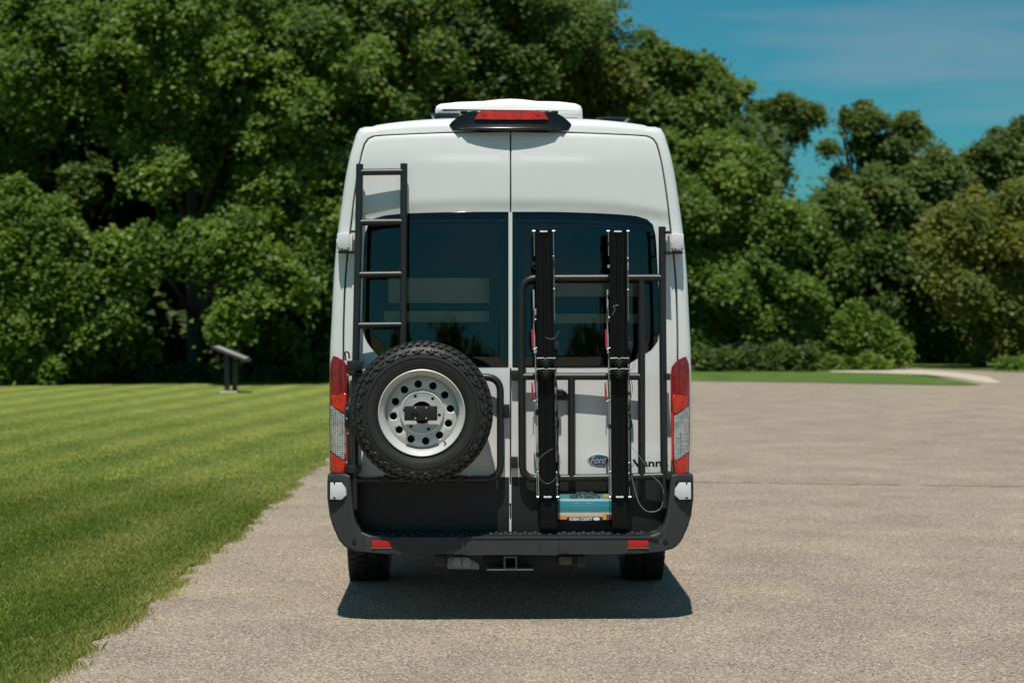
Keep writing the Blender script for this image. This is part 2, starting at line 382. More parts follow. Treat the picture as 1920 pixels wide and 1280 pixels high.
V1, t1 = blades(150000, -2.4, 9, .012, .042, .0024)
o = quads_mesh('grass', V1, t1, M['grass']); tag(o, 'green mown grass blades along the near edge of the lawn', 'grass', kind='stuff')
V2, t2 = blades(200000, 1, 33, .014, .036, .005, False)
o = quads_mesh('grass', V2, t2, M['grass'], tri=True); tag(o, 'mown striped grass covering the far part of the lawn', 'grass', kind='stuff')
# loose chips
n = 9000
yy = rng.uniform(-2.6, 4, n); dd_ = yy - CAM.y; xx = CAM.x + (rng.uniform(-.28, .31, n)) * dd_
ok = np.array([x > edge_x(y) - .05 for x, y in zip(xx, yy)]); xx = xx[ok]; yy = yy[ok]; n = len(xx)
sz = rng.uniform(.002, .0055, n) ; tet = np.array([[1, 0, -.3], [-.6, .9, -.3], [-.6, -.9, -.3], [0, 0, .9]])
V = []
rot = rng.uniform(0, 6.28, n); cs, sn = np.cos(rot), np.sin(rot)
for tri_ in ((0, 1, 3), (1, 2, 3), (2, 0, 3)):
    for k in tri_:
        q = tet[k]; V.append(np.stack([xx + sz * (q[0] * cs - q[1] * sn), yy + sz * (q[0] * sn + q[1] * cs), sz * (q[2] + .3)], 1))
V = np.stack(V, 1).reshape(-1, 3)
o = quads_mesh('gravel', V, np.repeat(rng.uniform(0, 1, n), 3), leafmat('stone_chips', (.16, .13, .11), (.36, .31, .26), (.62, .57, .5), 0), tri=True); tag(o, 'loose stone chips scattered over the pavement', 'gravel', kind='stuff')

# ---------------------------------------------------------------- trees
def leaf_cloud(blobs, nsp, per, L0, spr, droop=.35, seed=0, up=.9):
    """blobs (cx,cy,cz,rx,ry,rz,tint); sprays on the blob shells, leaves on the sprays"""
    r = np.random.default_rng(seed); out = []; tn = []
    vol = np.array([b[3] * b[5] for b in blobs]); cnt = np.maximum(6, (nsp * vol / vol.sum()).astype(int))
    for b, c in zip(blobs, cnt):
        d = r.normal(size=(c, 3)); d[:, 1] -= .35; d[:, 2] += .25; d /= np.linalg.norm(d, axis=1, keepdims=True)
        rad = r.uniform(.45, 1.08, c) ** .55 * np.where(r.uniform(0, 1, c) < .16, r.uniform(1.05, 1.38, c), 1)
        ctr = np.array(b[:3]) + d * np.array(b[3:6]) * rad[:, None]
        X_, Y_, Z_ = ctr.T; wa = min(.30, .45 * float(b[3]) + .08)
        ctr = ctr + wa * np.stack([np.sin(Z_ * 2.9 + Y_ * 1.7) + .6 * np.sin(Z_ * 6.1 + X_ * 3.3), np.sin(X_ * 2.3 + Z_ * 3.1), .8 * np.sin(X_ * 3.7 + Y_ * 2.1) + .6 * np.sin(X_ * 7.9 - Z_ * 2.2)], 1)
        nrm = d * .5 + np.array([0, -.55, up]) + r.normal(size=(c, 3)) * .4; nrm /= np.linalg.norm(nrm, axis=1, keepdims=True)
        t1 = np.cross(nrm, r.normal(size=(c, 3))); t1 /= np.linalg.norm(t1, axis=1, keepdims=True); t2 = np.cross(nrm, t1)
        ss = spr * r.uniform(.4, 1.6, c)
        st = b[6] + r.normal(0, .10, c)
        u = r.normal(0, .45, (c, per)); v = r.normal(0, .40, (c, per)); q = (u * u + v * v)
        pos = ctr[:, None] + (t1[:, None] * u[..., None] + t2[:, None] * v[..., None]) * ss[:, None, None] + nrm[:, None] * (r.normal(0, .10, (c, per)) * ss[:, None])[..., None]
        pos[..., 2] -= droop * q * ss[:, None]
        pos = pos.reshape(-1, 3); m = len(pos)
        ln = np.repeat(nrm, per, 0) + r.normal(size=(m, 3)) * .34; ln /= np.linalg.norm(ln, axis=1, keepdims=True)
        a = np.cross(ln, r.normal(size=(m, 3))); a /= np.linalg.norm(a, axis=1, keepdims=True); bb = np.cross(ln, a)
        l = (L0 * r.uniform(.6, 1.3, m))[:, None]
        q4 = np.stack([pos - a * l * .42 + bb * l * .48, pos - a * l * .42 - bb * l * .48, pos + a * l * .62], 1)
        out.append(q4.reshape(-1, 3)); tn.append(np.clip(np.repeat(st, per) + r.normal(0, .13, m), 0, 1))
    return np.concatenate(out), np.concatenate(tn)
def lobes(lst, depth, seed, k=7, spread=1.0, thick=1.0, tint=.45):
    """lst of (px,py,rpx[,dDepth]) -> sub blobs placed around every lobe"""
    r = random.Random(seed); o = []
    for q in lst:
        dep = depth + (q[3] if len(q) > 3 else 0); s = F / dep; c = P(q[0], q[1], dep + CAM.y); rad = q[2] / s
        for i in range(k):
            while True:
                v = Vector((r.uniform(-1, 1), r.uniform(-1, 1), r.uniform(-1, 1)))
                if .3 < v.length < 1: break
            cc = c + Vector((v.x * rad * .80 * spread, v.y * rad * .8 * thick, v.z * rad * .74 * spread))
            rr = rad * r.uniform(.15, .42)
            if cc.z < rr * .5: cc.z = rr * .5 + .1
            o.append((cc.x, cc.y, cc.z, rr * r.uniform(.8, 1.7), rr * 1.1, rr * r.uniform(.5, 1.0), tint + r.uniform(-.2, .22)))
    return o
NL = 0
def tree(name, label, cat, lst, depth, base_px, m, nsp, per, L0, spr, seed, group=None, k=14, tint=.45, trunk_r=.22, trunks=None, extra=None, up=.9, droop=.35):
    global NL
    b = lobes(lst, depth, seed, k, tint=tint); per = int(per * 1.6); nsp = int(nsp * 1.35); L0 *= .76; spr *= .88
    if extra: b += extra
    bx = P(base_px, 640, depth + CAM.y).x; by = depth + CAM.y + (3.5 if cat == 'tree' and depth < 50 else 1.5)
    t = empty(name, (bx, by, 0)); tag(t, label, cat, group)
    V, tn = leaf_cloud(b, nsp, per, L0, spr, seed=seed, up=up, droop=droop); NL += len(tn)
    quads_mesh('crown' if cat == 'tree' else 'foliage', V, tn, M[m], t, tri=True)
    # trunk and limbs running to the larger blobs
    bm = bmesh.new(); r = random.Random(seed + 5)
    tops = sorted(b, key=lambda q: q[2]); top = tops[int(len(tops) * .85)]
    h = top[2]
    mid = Vector((bx + (top[0] - bx) * .3 + r.uniform(-.3, .3), by + r.uniform(-.3, .3), h * .45))
    tp = Vector((top[0], top[1] + .5, h))
    pts = [Vector((bx, by, -.1)), Vector((bx + r.uniform(-.1, .1), by, h * .15)), mid, mid * .5 + tp * .5, tp]
    tube(bm, catmull(pts, 5), [trunk_r * (1.25 - 1.1 * i / 20) for i in range(21)], 9)
    for q in r.sample(b, min(len(b), 16)):
        e = Vector(q[:3]); tt = min(.85, max(.12, (e.z / max(h, .1)) * .6)); s0 = Vector((bx, by, 0)).lerp(mid, min(1, tt * 2.2)) if tt < .45 else mid.lerp(tp, (tt - .45) / .55)
        m2 = (s0 + e) / 2 + Vector((0, 0, .15 * (e - s0).length))
        cp = catmull([s0, m2, e], 4); tube(bm, cp, [trunk_r * (.38 - .3 * i / (len(cp) - 1)) for i in range(len(cp))], 6)
    fin(bm, 'trunk' if cat == 'tree' else 'stem', M['bark'], t)
    return t
def shade_canopy(x0, x1, d0, d1, z0, z1, n, r0, seed):  # unseen leaf blobs above the view, added to shade the wood beneath
    r = random.Random(seed); o = []
    for i in range(n):
        a = r.uniform(x0, x1); d = r.uniform(d0, d1); rr = r0 * r.uniform(.7, 1.2)
        o.append((a, d + CAM.y, r.uniform(z0, z1), rr, rr, rr * .6, .4))
    return o
W = 'trees along the edge of the wood'
tree('broadleaf_tree', 'large drooping maple whose leafy boughs hang over the dark hollow behind the slanted sign', 'tree',
     [(300, 60, 150), (160, 110, 110), (430, 60, 130), (255, 215, 95), (410, 190, 110), (540, 270, 100), (560, 130, 110), (60, 60, 90), (75, 190, 60), (330, 300, 70, -.5), (560, 380, 80),
      (235, 470, 50, -1), (300, 450, 55, -1), (370, 470, 55, -1), (440, 440, 75, -1), (450, 540, 55, -1.5), (510, 500, 70, -1), (430, 595, 34, -1.5), (570, 500, 70), (480, 350, 80), (225, 520, 28, -1)],
     46, 330, 'leafA', 9500, 15, .155, .42, 3, W, extra=shade_canopy(-14, -2, 49, 58, 9.5, 13, 26, 1.7, 1), tint=.5)
tree('broadleaf_tree', 'tall tree at the far left with a pale bare trunk showing in a dark hollow', 'tree',
     [(-60, 40, 130), (-40, 200, 110), (30, 290, 60), (150, 330, 45, 2), (-60, 340, 90), (200, 60, 90, 3)], 48, 147, 'leafB', 2800, 13, .17, .42, 4, W, extra=shade_canopy(-24, -12, 51, 60, 9, 12, 22, 1.7, 2), trunk_r=.2)
tree('broadleaf_tree', 'dense green tree just left of the van above the left tail light', 'tree',
     [(640, 300, 90), (600, 430, 85), (625, 560, 75), (650, 640, 45), (690, 200, 80), (650, 60, 120), (760, 60, 110), (600, 660, 40, 1), (745, 190, 60), (720, 330, 90)], 49, 660, 'leafB', 5200, 14, .165, .42, 5, W,
     extra=shade_canopy(-5, 3, 53, 60, 9, 12, 14, 1.6, 3), tint=.5)
tree('broadleaf_tree', 'dark tree rising directly behind the van roof and its air conditioner', 'tree',
     [(860, 40, 110), (850, 170, 90), (930, 120, 70), (770, 130, 70), (940, 220, 80), (800, 280, 100), (950, 20, 60), (900, 330, 120)], 53, 860, 'leafD', 4200, 13, .18, .45, 6, W, tint=.5)
tree('broadleaf_tree', 'tree with olive green top between the van roof and the open sky', 'tree',
     [(1050, 40, 70), (1085, 95, 65), (1040, 160, 80), (1110, 180, 70), (1000, 230, 80), (1090, 260, 80), (1010, 20, 28)], 56, 1060, 'leafO', 3600, 13, .18, .42, 7, W, tint=.4)
tree('broadleaf_tree', 'wide tree right of the van roof with a high rounded crown against the sky', 'tree',
     [(1195, 130, 55), (1240, 115, 48), (1300, 140, 52), (1340, 165, 42), (1170, 220, 80), (1260, 230, 80), (1330, 250, 60), (1200, 330, 90)], 59, 1230, 'leafB', 4000, 13, .19, .42, 8, W, tint=.5)
tree('broadleaf_tree', 'bright green tree beside the right tail light, sloping down towards the skyline gap', 'tree',
     [(1330, 330, 80), (1390, 300, 55), (1300, 430, 100), (1400, 410, 80), (1330, 540, 95), (1430, 500, 80), (1400, 620, 65), (1330, 640, 55), (1470, 420, 50), (1490, 560, 60), (1270, 300, 70), (1460, 640, 45)],
     57, 1350, 'leafC', 7000, 14, .17, .42, 9, W, tint=.42)
tree('broadleaf_tree', 'green tree below the skyline gap, left of the visible grey trunk', 'tree',
     [(1520, 430, 55), (1570, 400, 42), (1540, 500, 70), (1600, 470, 55), (1570, 580, 50), (1520, 640, 42), (1600, 400, 30)], 60, 1560, 'leafB', 3000, 13, .18, .4, 10, W, tint=.45)
tree('broadleaf_tree', 'dark green tree with a grey trunk behind the two bright bushes', 'tree',
     [(1660, 370, 65), (1700, 430, 80), (1640, 440, 55), (1740, 340, 55), (1790, 330, 50), (1700, 520, 90), (1760, 600, 75), (1680, 620, 60), (1830, 320, 45), (1770, 650, 50), (1870, 300, 45), (1905, 275, 40), (1925, 250, 22)],
     63, 1628, 'leafD', 5500, 13, .19, .42, 12, W, tint=.58)
tree('broadleaf_tree', 'yellowish olive tree at the right edge over the road end', 'tree',
     [(1840, 400, 60), (1800, 450, 55), (1880, 460, 65), (1850, 530, 60), (1900, 560, 55), (1920, 400, 60), (1860, 610, 45), (1910, 640, 40), (1780, 520, 35)],
     58, 1860, 'leafO', 4200, 13, .18, .42, 13, W, tint=.55)
SK = 'tall thin trees on the skyline'
tree('skyline_tree', 'left of the two tall skyline trees, narrow crown with a bare twig side', 'tree',
     [(1425, 205, 18), (1465, 195, 24), (1515, 203, 22), (1485, 228, 30), (1440, 240, 18), (1450, 285, 24), (1455, 330, 22), (1520, 225, 12), (1440, 360, 25)], 86, 1462, 'leafD', 1500, 11, .21, .45, 14, SK, tint=.6, k=5)
tree('skyline_tree', 'right of the two tall skyline trees, broad clumped crown above sky gaps', 'tree',
     [(1592, 225, 26), (1640, 222, 30), (1690, 232, 30), (1722, 262, 22), (1620, 268, 30), (1675, 285, 32), (1552, 273, 15), (1650, 320, 32), (1575, 332, 18), (1560, 368, 16), (1710, 310, 35)], 80, 1640, 'leafD', 2300, 11, .20, .45, 15, SK, tint=.6, k=5)
B = 'bushes at the foot of the wood'
tree('bush', 'tall bright green bush at the far left edge beside the pale trunk', 'bush',
     [(15, 395, 42), (75, 425, 48), (10, 470, 60), (115, 480, 38), (60, 530, 55), (0, 560, 60), (120, 560, 40), (40, 620, 52), (155, 610, 30), (0, 670, 48), (85, 680, 30), (205, 590, 20), (175, 520, 18), (35, 350, 18)], 45, 40, 'leafC', 4200, 13, .15, .38, 21, B, tint=.45, trunk_r=.06)
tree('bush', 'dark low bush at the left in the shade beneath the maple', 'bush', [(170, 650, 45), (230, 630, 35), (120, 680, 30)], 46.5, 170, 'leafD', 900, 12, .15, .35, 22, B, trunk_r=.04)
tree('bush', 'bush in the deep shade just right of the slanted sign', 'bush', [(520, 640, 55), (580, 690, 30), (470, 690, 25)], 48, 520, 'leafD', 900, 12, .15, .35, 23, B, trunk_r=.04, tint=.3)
tree('bush', 'bright green rounded bush left of the grey trunk near the path', 'bush', [(1583, 592, 13), (1592, 612, 15), (1578, 636, 12), (1600, 578, 9), (1584, 662, 13)], 56.5, 1590, 'leafC', 700, 13, .17, .36, 24, B, tint=.5, trunk_r=.04)
tree('bush', 'bright green rounded bush right of the grey trunk near the path', 'bush', [(1646, 604, 12), (1660, 622, 14), (1682, 648, 12), (1662, 664, 12), (1650, 640, 11)], 57, 1655, 'leafC', 700, 13, .17, .36, 25, B, tint=.5, trunk_r=.04)
tree('bush', 'low light green bush at the left end of the pale path', 'bush', [(1612, 668, 14), (1588, 679, 8), (1560, 681, 8), (1638, 680, 8)], 56, 1610, 'leafC', 450, 13, .15, .3, 26, B, tint=.6, trunk_r=.03)
tree('bush', 'low green bush at the far right end beyond the pale path', 'bush', [(1905, 685, 20), (1880, 692, 10), (1940, 680, 24)], 56, 1910, 'leafC', 400, 13, .15, .3, 27, B, tint=.45, trunk_r=.03)
tree('bush', 'leafy bush low beside the right tail light at the verge', 'bush', [(1330, 665, 25), (1400, 672, 22), (1450, 668, 24), (1500, 675, 16)], 55, 1400, 'leafD', 900, 13, .15, .3, 28, B, tint=.35, trunk_r=.03)
# the mass of the wood behind
def wood(name, label, x0, x1, d0, d1, zt, n, seed):
    r = random.Random(seed); b = []
    for i in range(n):
        d = r.uniform(d0, d1); X = r.uniform(x0, x1); top = zt(X, d); z = .4 + (max(.8, top) - .4) * r.random() ** 1.25; rr = r.uniform(1.1, 1.8)
        b.append((X, d + CAM.y, z, rr, rr, rr * .75, .35))
    V, tn = leaf_cloud(b, n * 42, 15, .30, .7, seed=seed)
    o = quads_mesh(name, V, tn, M['leafD'], tri=True); tag(o, label, 'wood', kind='stuff')
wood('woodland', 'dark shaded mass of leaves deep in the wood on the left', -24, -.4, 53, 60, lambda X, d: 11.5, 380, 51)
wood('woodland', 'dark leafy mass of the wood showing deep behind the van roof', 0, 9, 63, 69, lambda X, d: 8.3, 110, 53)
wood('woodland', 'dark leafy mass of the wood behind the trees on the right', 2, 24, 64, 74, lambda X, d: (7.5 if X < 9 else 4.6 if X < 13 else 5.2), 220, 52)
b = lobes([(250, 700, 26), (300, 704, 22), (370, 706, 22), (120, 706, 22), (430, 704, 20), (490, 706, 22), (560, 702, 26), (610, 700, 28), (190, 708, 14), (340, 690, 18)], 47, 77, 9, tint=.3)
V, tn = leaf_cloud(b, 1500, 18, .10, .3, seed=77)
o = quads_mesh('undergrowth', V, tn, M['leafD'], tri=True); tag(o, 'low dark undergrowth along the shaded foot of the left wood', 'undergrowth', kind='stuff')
# trees behind the photographer, seen only mirrored in the rear windows
RT = 'trees mirrored in the van windows'
for i, (x, y, h, rr) in enumerate([(-10, -60, 6.3, 3), (-4.3, -62, 6.7, 3.6), (-1.6, -63, 6.2, 2.2), (7.5, -62, 6.9, 4)]):
    r = random.Random(90 + i); b = []
    for q in range(14):
        z = r.uniform(.3, 1) ** .8 * h; s_ = rr * (1.15 - z / h)
        b.append((x + r.uniform(-1, 1) * s_, y + r.uniform(-1, 1) * s_, z - .5, rr * .42, rr * .42, rr * .4, .4))
    t = empty('distant_tree', (x, y, 0)); tag(t, ('dark tree mirrored in the left rear window between the ladder rails above the spare wheel', 'dark pointed tree mirrored in the left rear window just above the spare wheel top', 'small dark tree mirrored at the inner lower corner of the left rear window', 'dark broad tree mirrored in the right rear window between the two bike trays')[i], 'tree', RT)
    V, tn = leaf_cloud(b, 420, 10, .34, .7, seed=90 + i); quads_mesh('crown', V, tn, M['leafD'], t, tri=True)
    bm = bmesh.new(); tube(bm, [(x, y, -.1), (x, y, h * .5), (x, y, h * .85)], [.25, .18, .06], 8); fin(bm, 'trunk', M['bark'], t)
# small boulder with dry leaves at the foot of the wood
bm = bmesh.new(); bmesh.ops.create_icosphere(bm, subdivisions=3, radius=.16); c = G(197, 716)
for v in bm.verts:
    v.co = Vector((v.co.x * 1.2, v.co.y, v.co.z * 1.0)) * (1 + .16 * math.sin(v.co.x * 31) * math.cos(v.co.z * 27 + v.co.y * 19)) + Vector((c.x, c.y, .17))
o = fin(bm, 'boulder', M['stone'], ang=60); tag(o, 'small pale brown boulder at the wood edge in the left hollow', 'boulder')

# ---------------------------------------------------------------- wayside sign
b0 = G(431, 737); t = empty('wayside_sign', (b0.x, b0.y, 0)); tag(t, 'low slanted information sign on two dark posts standing on the lawn', 'sign')
YS = b0.y; md = mat('sign_post', (.035, .037, .035), .5); mp_ = mat('sign_panel', (.36, .36, .34), .35)
for px in (425.5, 439):
    bm = bmesh.new(); a = P(px - 4.5, 660 if px < 430 else 667, YS); b = P(px + 4.5, 738, YS)
    yo = 0 if px < 430 else .12
    box(bm, a.x, b.x, YS - .05 + yo, YS + .05 + yo, 0, a.z, .006); fin(bm, 'post', md, t)
a = P(401, 650, YS); b = P(466, 676, YS); ang = math.atan2(b.z - a.z, b.x - a.x); ln = math.hypot(b.x - a.x, b.z - a.z); cx, cz = (a.x + b.x) / 2, (a.z + b.z) / 2
for nm, dx, dy, dz, off, m_ in (('frame', ln / 2, .42, .03, 0, md), ('panel', ln / 2 - .05, .37, .008, .034, mp_)):
    bm = bmesh.new(); box(bm, -dx, dx, -dy, dy, -dz + off, dz + off, .008)
    bmesh.ops.rotate(bm, verts=bm.verts, cent=(0, 0, 0), matrix=Matrix.Rotation(-ang, 3, 'Y')); bmesh.ops.translate(bm, verts=bm.verts, vec=(cx, YS + .06, cz)); fin(bm, nm, m_, t)
bm = bmesh.new(); a = P(413, 735, YS); b = P(446, 735, YS); box(bm, a.x, b.x, YS - .16, YS + .3, 0, .05, .01); fin(bm, 'footing', M['path'], t)

# ================================================================ VAN
van = empty('camper_van', (0, 1.5, 0)); tag(van, 'white high roof camper van seen from behind, black ladder and tubes on its rear doors', 'van')
DY = .15
def ydoor(x, z):
    y = DY + max(0., z - 1.38) * .047 + .035 * (abs(x) / .9) ** 2.6
    if z > 2.55: y += (z - 2.55) ** 2 * .5
    return y
def smooth(t): t = min(1, max(0, t)); return t * t * (3 - 2 * t)
def pxz(lst, Y=None):
    o = []
    for px, py in lst:
        p = P(px, py, .2 if Y is None else Y)
        if Y is None:
            for _ in range(4): p = P(px, py, ydoor(p.x, p.z))
        o.append((p.x, p.z))
    return o
# outlines measured on the photograph
CXp = 957
silh_l = [(957, 219), (880, 219.5), (815, 221), (760, 225), (705, 232), (697, 235), (682, 235.5), (672, 239), (666, 250), (661, 268), (655, 290), (647, 329), (639, 385), (632, 437), (625.5, 511), (621, 605), (618.5, 660), (617.5, 760), (617, 880), (618, 960), (640, 1012), (700, 1016), (957, 1016)]
silh_r = [(CXp * 2 - x + (0 if y < 240 else .5), y) for x, y in silh_l]
dl = [(956, 248), (857, 250), (760, 253.5), (702, 257), (692, 261.5), (685, 271), (680, 288), (676, 305), (670, 340), (664, 384), (658.5, 432), (653.5, 472), (648.5, 535), (646, 605), (645.5, 680), (647, 760), (650, 850), (653, 893), (657, 950), (663, 984), (668, 995), (956, 996)]
dr = [(2 * CXp + .5 - x, y) for x, y in dl]
wl = [(953.5, 397), (860, 397.5), (768, 400), (722, 404), (703, 409), (691, 419), (685, 436), (682, 470), (680, 530), (679, 590), (680, 618), (688, 641), (703, 660), (722, 676), (750, 687), (953.5, 688)]
wr = [(960.5, 397), (1050, 397.5), (1145, 401), (1195, 405.5), (1213, 411), (1224, 421), (1229, 440), (1233, 500), (1236.5, 570), (1237, 612), (1233, 640), (1222, 655), (1205, 665), (1188, 676), (1165, 687), (960.5, 688)]
def densify(poly, m=6, sharp=()):
    """closed polygon, dense and mildly rounded between the listed sharp indices"""
    o = []; n_ = len(poly)
    for i in range(n_):
        a = Vector(poly[i]); b = Vector(poly[(i + 1) % n_]); k = max(1, int((b - a).length / .03))
        p0 = Vector(poly[i - 1]); p3 = Vector(poly[(i + 2) % n_])
        for j in range(k):
            t_ = j / k
            m0 = (b - p0) * .5 if i not in sharp else (b - a); m1 = (p3 - a) * .5 if (i + 1) % n_ not in sharp else (b - a)
            L_ = (b - a).length; m0 = m0.normalized() * L_; m1 = m1.normalized() * L_
            h00 = 2 * t_**3 - 3 * t_**2 + 1; h10 = t_**3 - 2 * t_**2 + t_; h01 = -2 * t_**3 + 3 * t_**2; h11 = t_**3 - t_**2
            o.append(a * h00 + m0 * h10 + b * h01 + m1 * h11)
    return o
def hit(poly, c, ang):
    """distance from c along ang to polygon"""
    dx, dz = math.cos(ang), math.sin(ang); best = None
    n_ = len(poly)
    for i in range(n_):
        ax, az_ = poly[i]; bx_, bz_ = poly[(i + 1) % n_]
        ex_, ez_ = bx_ - ax, bz_ - az_; den = dx * ez_ - dz * ex_
        if abs(den) < 1e-12: continue
        s_ = ((ax - c[0]) * ez_ - (az_ - c[1]) * ex_) / den; u_ = ((ax - c[0]) * dz - (az_ - c[1]) * dx) / den
        if s_ > 0 and -1e-9 <= u_ <= 1 + 1e-9 and (best is None or s_ > best): best = s_
    return best
def ringset(polys, c, extra=()):
    angs = set(round(2 * math.pi * k / 260, 6) for k in range(260))
    for p in polys:
        for q in p[0]: angs.add(round(math.atan2(q[1] - c[1], q[0] - c[0]) % (2 * math.pi), 6))
    angs = sorted(angs)
    kept = [angs[0]]
    for a_ in angs[1:]:
        if a_ - kept[-1] > .0012: kept.append(a_)
    out_ = []
    for p in polys:
        d_ = densify([tuple(v) for v in p[0]], sharp=p[1])
        d_ = [tuple(v) for v in d_]
        out_.append([(c[0] + hit(d_, c, a_) * math.cos(a_), c[1] + hit(d_, c, a_) * math.sin(a_)) for a_ in kept])
    return out_
def brow(x, z, wtop):
    """outer skin standing proud above the glass, with two soft creases"""
    y = ydoor(x, z)
    d_ = z - wtop
    if d_ > -.02: y -= .014 * smooth((d_ + .004) / .085)
    zc = P(957, 303, .2).z
    y += .005 * smooth((z - zc) / .035) * smooth((.55 - abs(x)) / .2)
    zl = P(957, 838, .15).z
    y -= .004 * smooth((z - zl) / -.03 + 0)
    return y
def door(side, dpoly, wpoly, c_px, wsharp, dsharp):
    D = pxz(dpoly); Wd = pxz(wpoly); c = pxz([c_px])[0]
    rd, rw = ringset([(D, dsharp), (Wd, wsharp)], c)
    wt = {i: None for i in range(len(rw))}
    wz = max(q[1] for q in rw)
    def wtop(x): return wz - .045 * (abs(x) / .8) ** 3
    bm = bmesh.new(); rings = []
    n_ = len(rd)
    rings.append([bm.verts.new((rw[i][0], ydoor(*rw[i]) + .035, rw[i][1])) for i in range(n_)])       # return into the window opening
    rings.append([bm.verts.new((rw[i][0], ydoor(*rw[i]) + .003, rw[i][1])) for i in range(n_)])
    K = 26
    for k in range(K + 1):
        t_ = (k / K) ** .9; row = []
        for i in range(n_):
            x = rw[i][0] * (1 - t_) + rd[i][0] * t_; z = rw[i][1] * (1 - t_) + rd[i][1] * t_
            y = brow(x, z, wtop(x))
            if k == K: y += .004
            row.append(bm.verts.new((x + (0.0), y, z)))
        rings.append(row)
    # outer edge turns inwards
    cx_, cz_ = c
    row = []
    for i in range(n_): row.append(bm.verts.new((rd[i][0], ydoor(*rd[i]) + .045, rd[i][1])))
    rings.append(row)
    for a_, b_ in zip(rings, rings[1:]):
        for i in range(n_):
            j = (i + 1) % n_
            try: bm.faces.new((a_[i], a_[j], b_[j], b_[i]))
            except ValueError: pass
    o = fin(bm, 'rear_door', M['white'], van, ang=28)
    # glass pane a hair proud of the frame with a black ceramic border
    bm = bmesh.new(); rg = []
    inn = lambda f_: [(c[0] + (q[0] - c[0]) * f_, c[1] + (q[1] - c[1]) * f_) for q in rw]
    for f_, dy in ((.997, .012), (.997, -.002), (.990, -.004)) + tuple((1 - .165 * k_, -.004) for k_ in range(1, 6)):
        rg.append([bm.verts.new((q[0], ydoor(*q) + dy, q[1])) for q in inn(f_)])
    rg.append([bm.verts.new((c[0], ydoor(*c) - .004, c[1]))])
    for a_, b_ in zip(rg[:-2], rg[1:-1]):
        for i in range(n_): bm.faces.new((a_[i], a_[(i + 1) % n_], b_[(i + 1) % n_], b_[i]))
    for i in range(n_): bm.faces.new((rg[-2][i], rg[-2][(i + 1) % n_], rg[-1][0]))
    gl = fin(bm, 'window', M['glass'], o, ang=40)
    return o, gl, rw, rd, c
ld, lgl, lrw, lrd, lc = door(-1, dl, wl, (820, 550), {0, 15}, {0, 21, 20})
ld['label'] = 'left rear door carrying the ladder and spare wheel'
rd_, rgl, rrw, rrd, rc = door(1, dr, wr, (1096, 550), {0, 15}, {0, 21, 20})
rd_['label'] = 'right rear door carrying the tubular rack'
# inner door frames: black border ring behind the glass
def inner_frame(parent, outer, hole_px, Yo=.02):
    H = pxz(hole_px); c = (sum(q[0] for q in H) / 4, sum(q[1] for q in H) / 4)
    bm = bmesh.new(); A = []; Bv = []
    for q in outer:
        a_ = math.atan2(q[1] - c[1], q[0] - c[0]); s_ = hit(H, c, a_)
        h_ = (c[0] + s_ * math.cos(a_), c[1] + s_ * math.sin(a_))
        qo = (c[0] + (q[0] - c[0]) * 1.0, c[1] + (q[1] - c[1]) * 1.0)
        if math.hypot(q[0] - c[0], q[1] - c[1]) < s_: h_ = qo
        A.append(bm.verts.new((qo[0], ydoor(*qo) + Yo, qo[1]))); Bv.append((h_, None))
    B1 = [bm.verts.new((h_[0], ydoor(*h_) + Yo, h_[1])) for h_, _ in Bv]; B2 = [bm.verts.new((h_[0], ydoor(*h_) + Yo + .06, h_[1])) for h_, _ in Bv]
    n_ = len(A)
    for r1, r2 in ((A, B1), (B1, B2)):
        for i in range(n_):
            try: bm.faces.new((r1[i], r1[(i + 1) % n_], r2[(i + 1) % n_], r2[i]))
            except ValueError: pass
    fin(bm, 'window_trim', M['interD'], parent, ang=30)
inner_frame(ld, lrw, [(697, 425), (918, 425), (918, 684), (697, 684)])
inner_frame(rd_, rrw, [(985, 425), (1212, 425), (1212, 684), (985, 684)])

# body shell
c0 = pxz([(957, 600)])[0]
SI = pxz([(x, y) for x, y in silh_l] + [(x, y) for x, y in reversed(silh_r[1:-1])], .24)
op = [(x - 3.0, y) for x, y in dl[2:-1]]
OPEN = pxz([(957, 245.5)] + [(857, 247.5), (760, 251)] + [(700, 254.5), (690, 259), (682.5, 269), (677.5, 286), (673.3, 305), (667.3, 340), (661.3, 384), (655.8, 432), (650.8, 472), (645.8, 535), (643.3, 605), (642.8, 680), (644.3, 760), (647.3, 850), (650.3, 893), (654.3, 950), (660, 986), (665, 998), (957, 999)])
OPR = pxz([(1057.5, 247.5), (1154.5, 251), (1214.5, 254.5), (1224.5, 259), (1232, 269), (1237, 286), (1241.2, 305), (1247.2, 340), (1253.2, 384), (1258.7, 432), (1263.7, 472), (1268.7, 535), (1271.2, 605), (1271.7, 680), (1270.2, 760), (1267.2, 850), (1264.2, 893), (1260.2, 950), (1254.5, 986), (1249.5, 998)])
OPEN = OPEN + list(reversed(OPR))
ro, rs = ringset([(OPEN, set()), (SI, set())], c0)
def inset(r_, d_):
    o_ = []
    for q in r_:
        v = Vector((q[0] - c0[0], q[1] - c0[1])); v = v * (1 - d_ / v.length); o_.append((c0[0] + v.x, c0[1] + v.y))
    return o_
bm = bmesh.new(); rings = []; n_ = len(ro)
rings.append([bm.verts.new((q[0], ydoor(*q) + .09, q[1])) for q in ro])
rings.append([bm.verts.new((q[0], ydoor(*q) + .004, q[1])) for q in ro])
for f_ in (.08, .5, .9):
    rr_ = [(a_[0] + (b_[0] - a_[0]) * f_, a_[1] + (b_[1] - a_[1]) * f_) for a_, b_ in zip(ro, inset(rs, .030))]
    rings.append([bm.verts.new((q[0], min(ydoor(*q), .30) - .002, q[1])) for q in rr_])
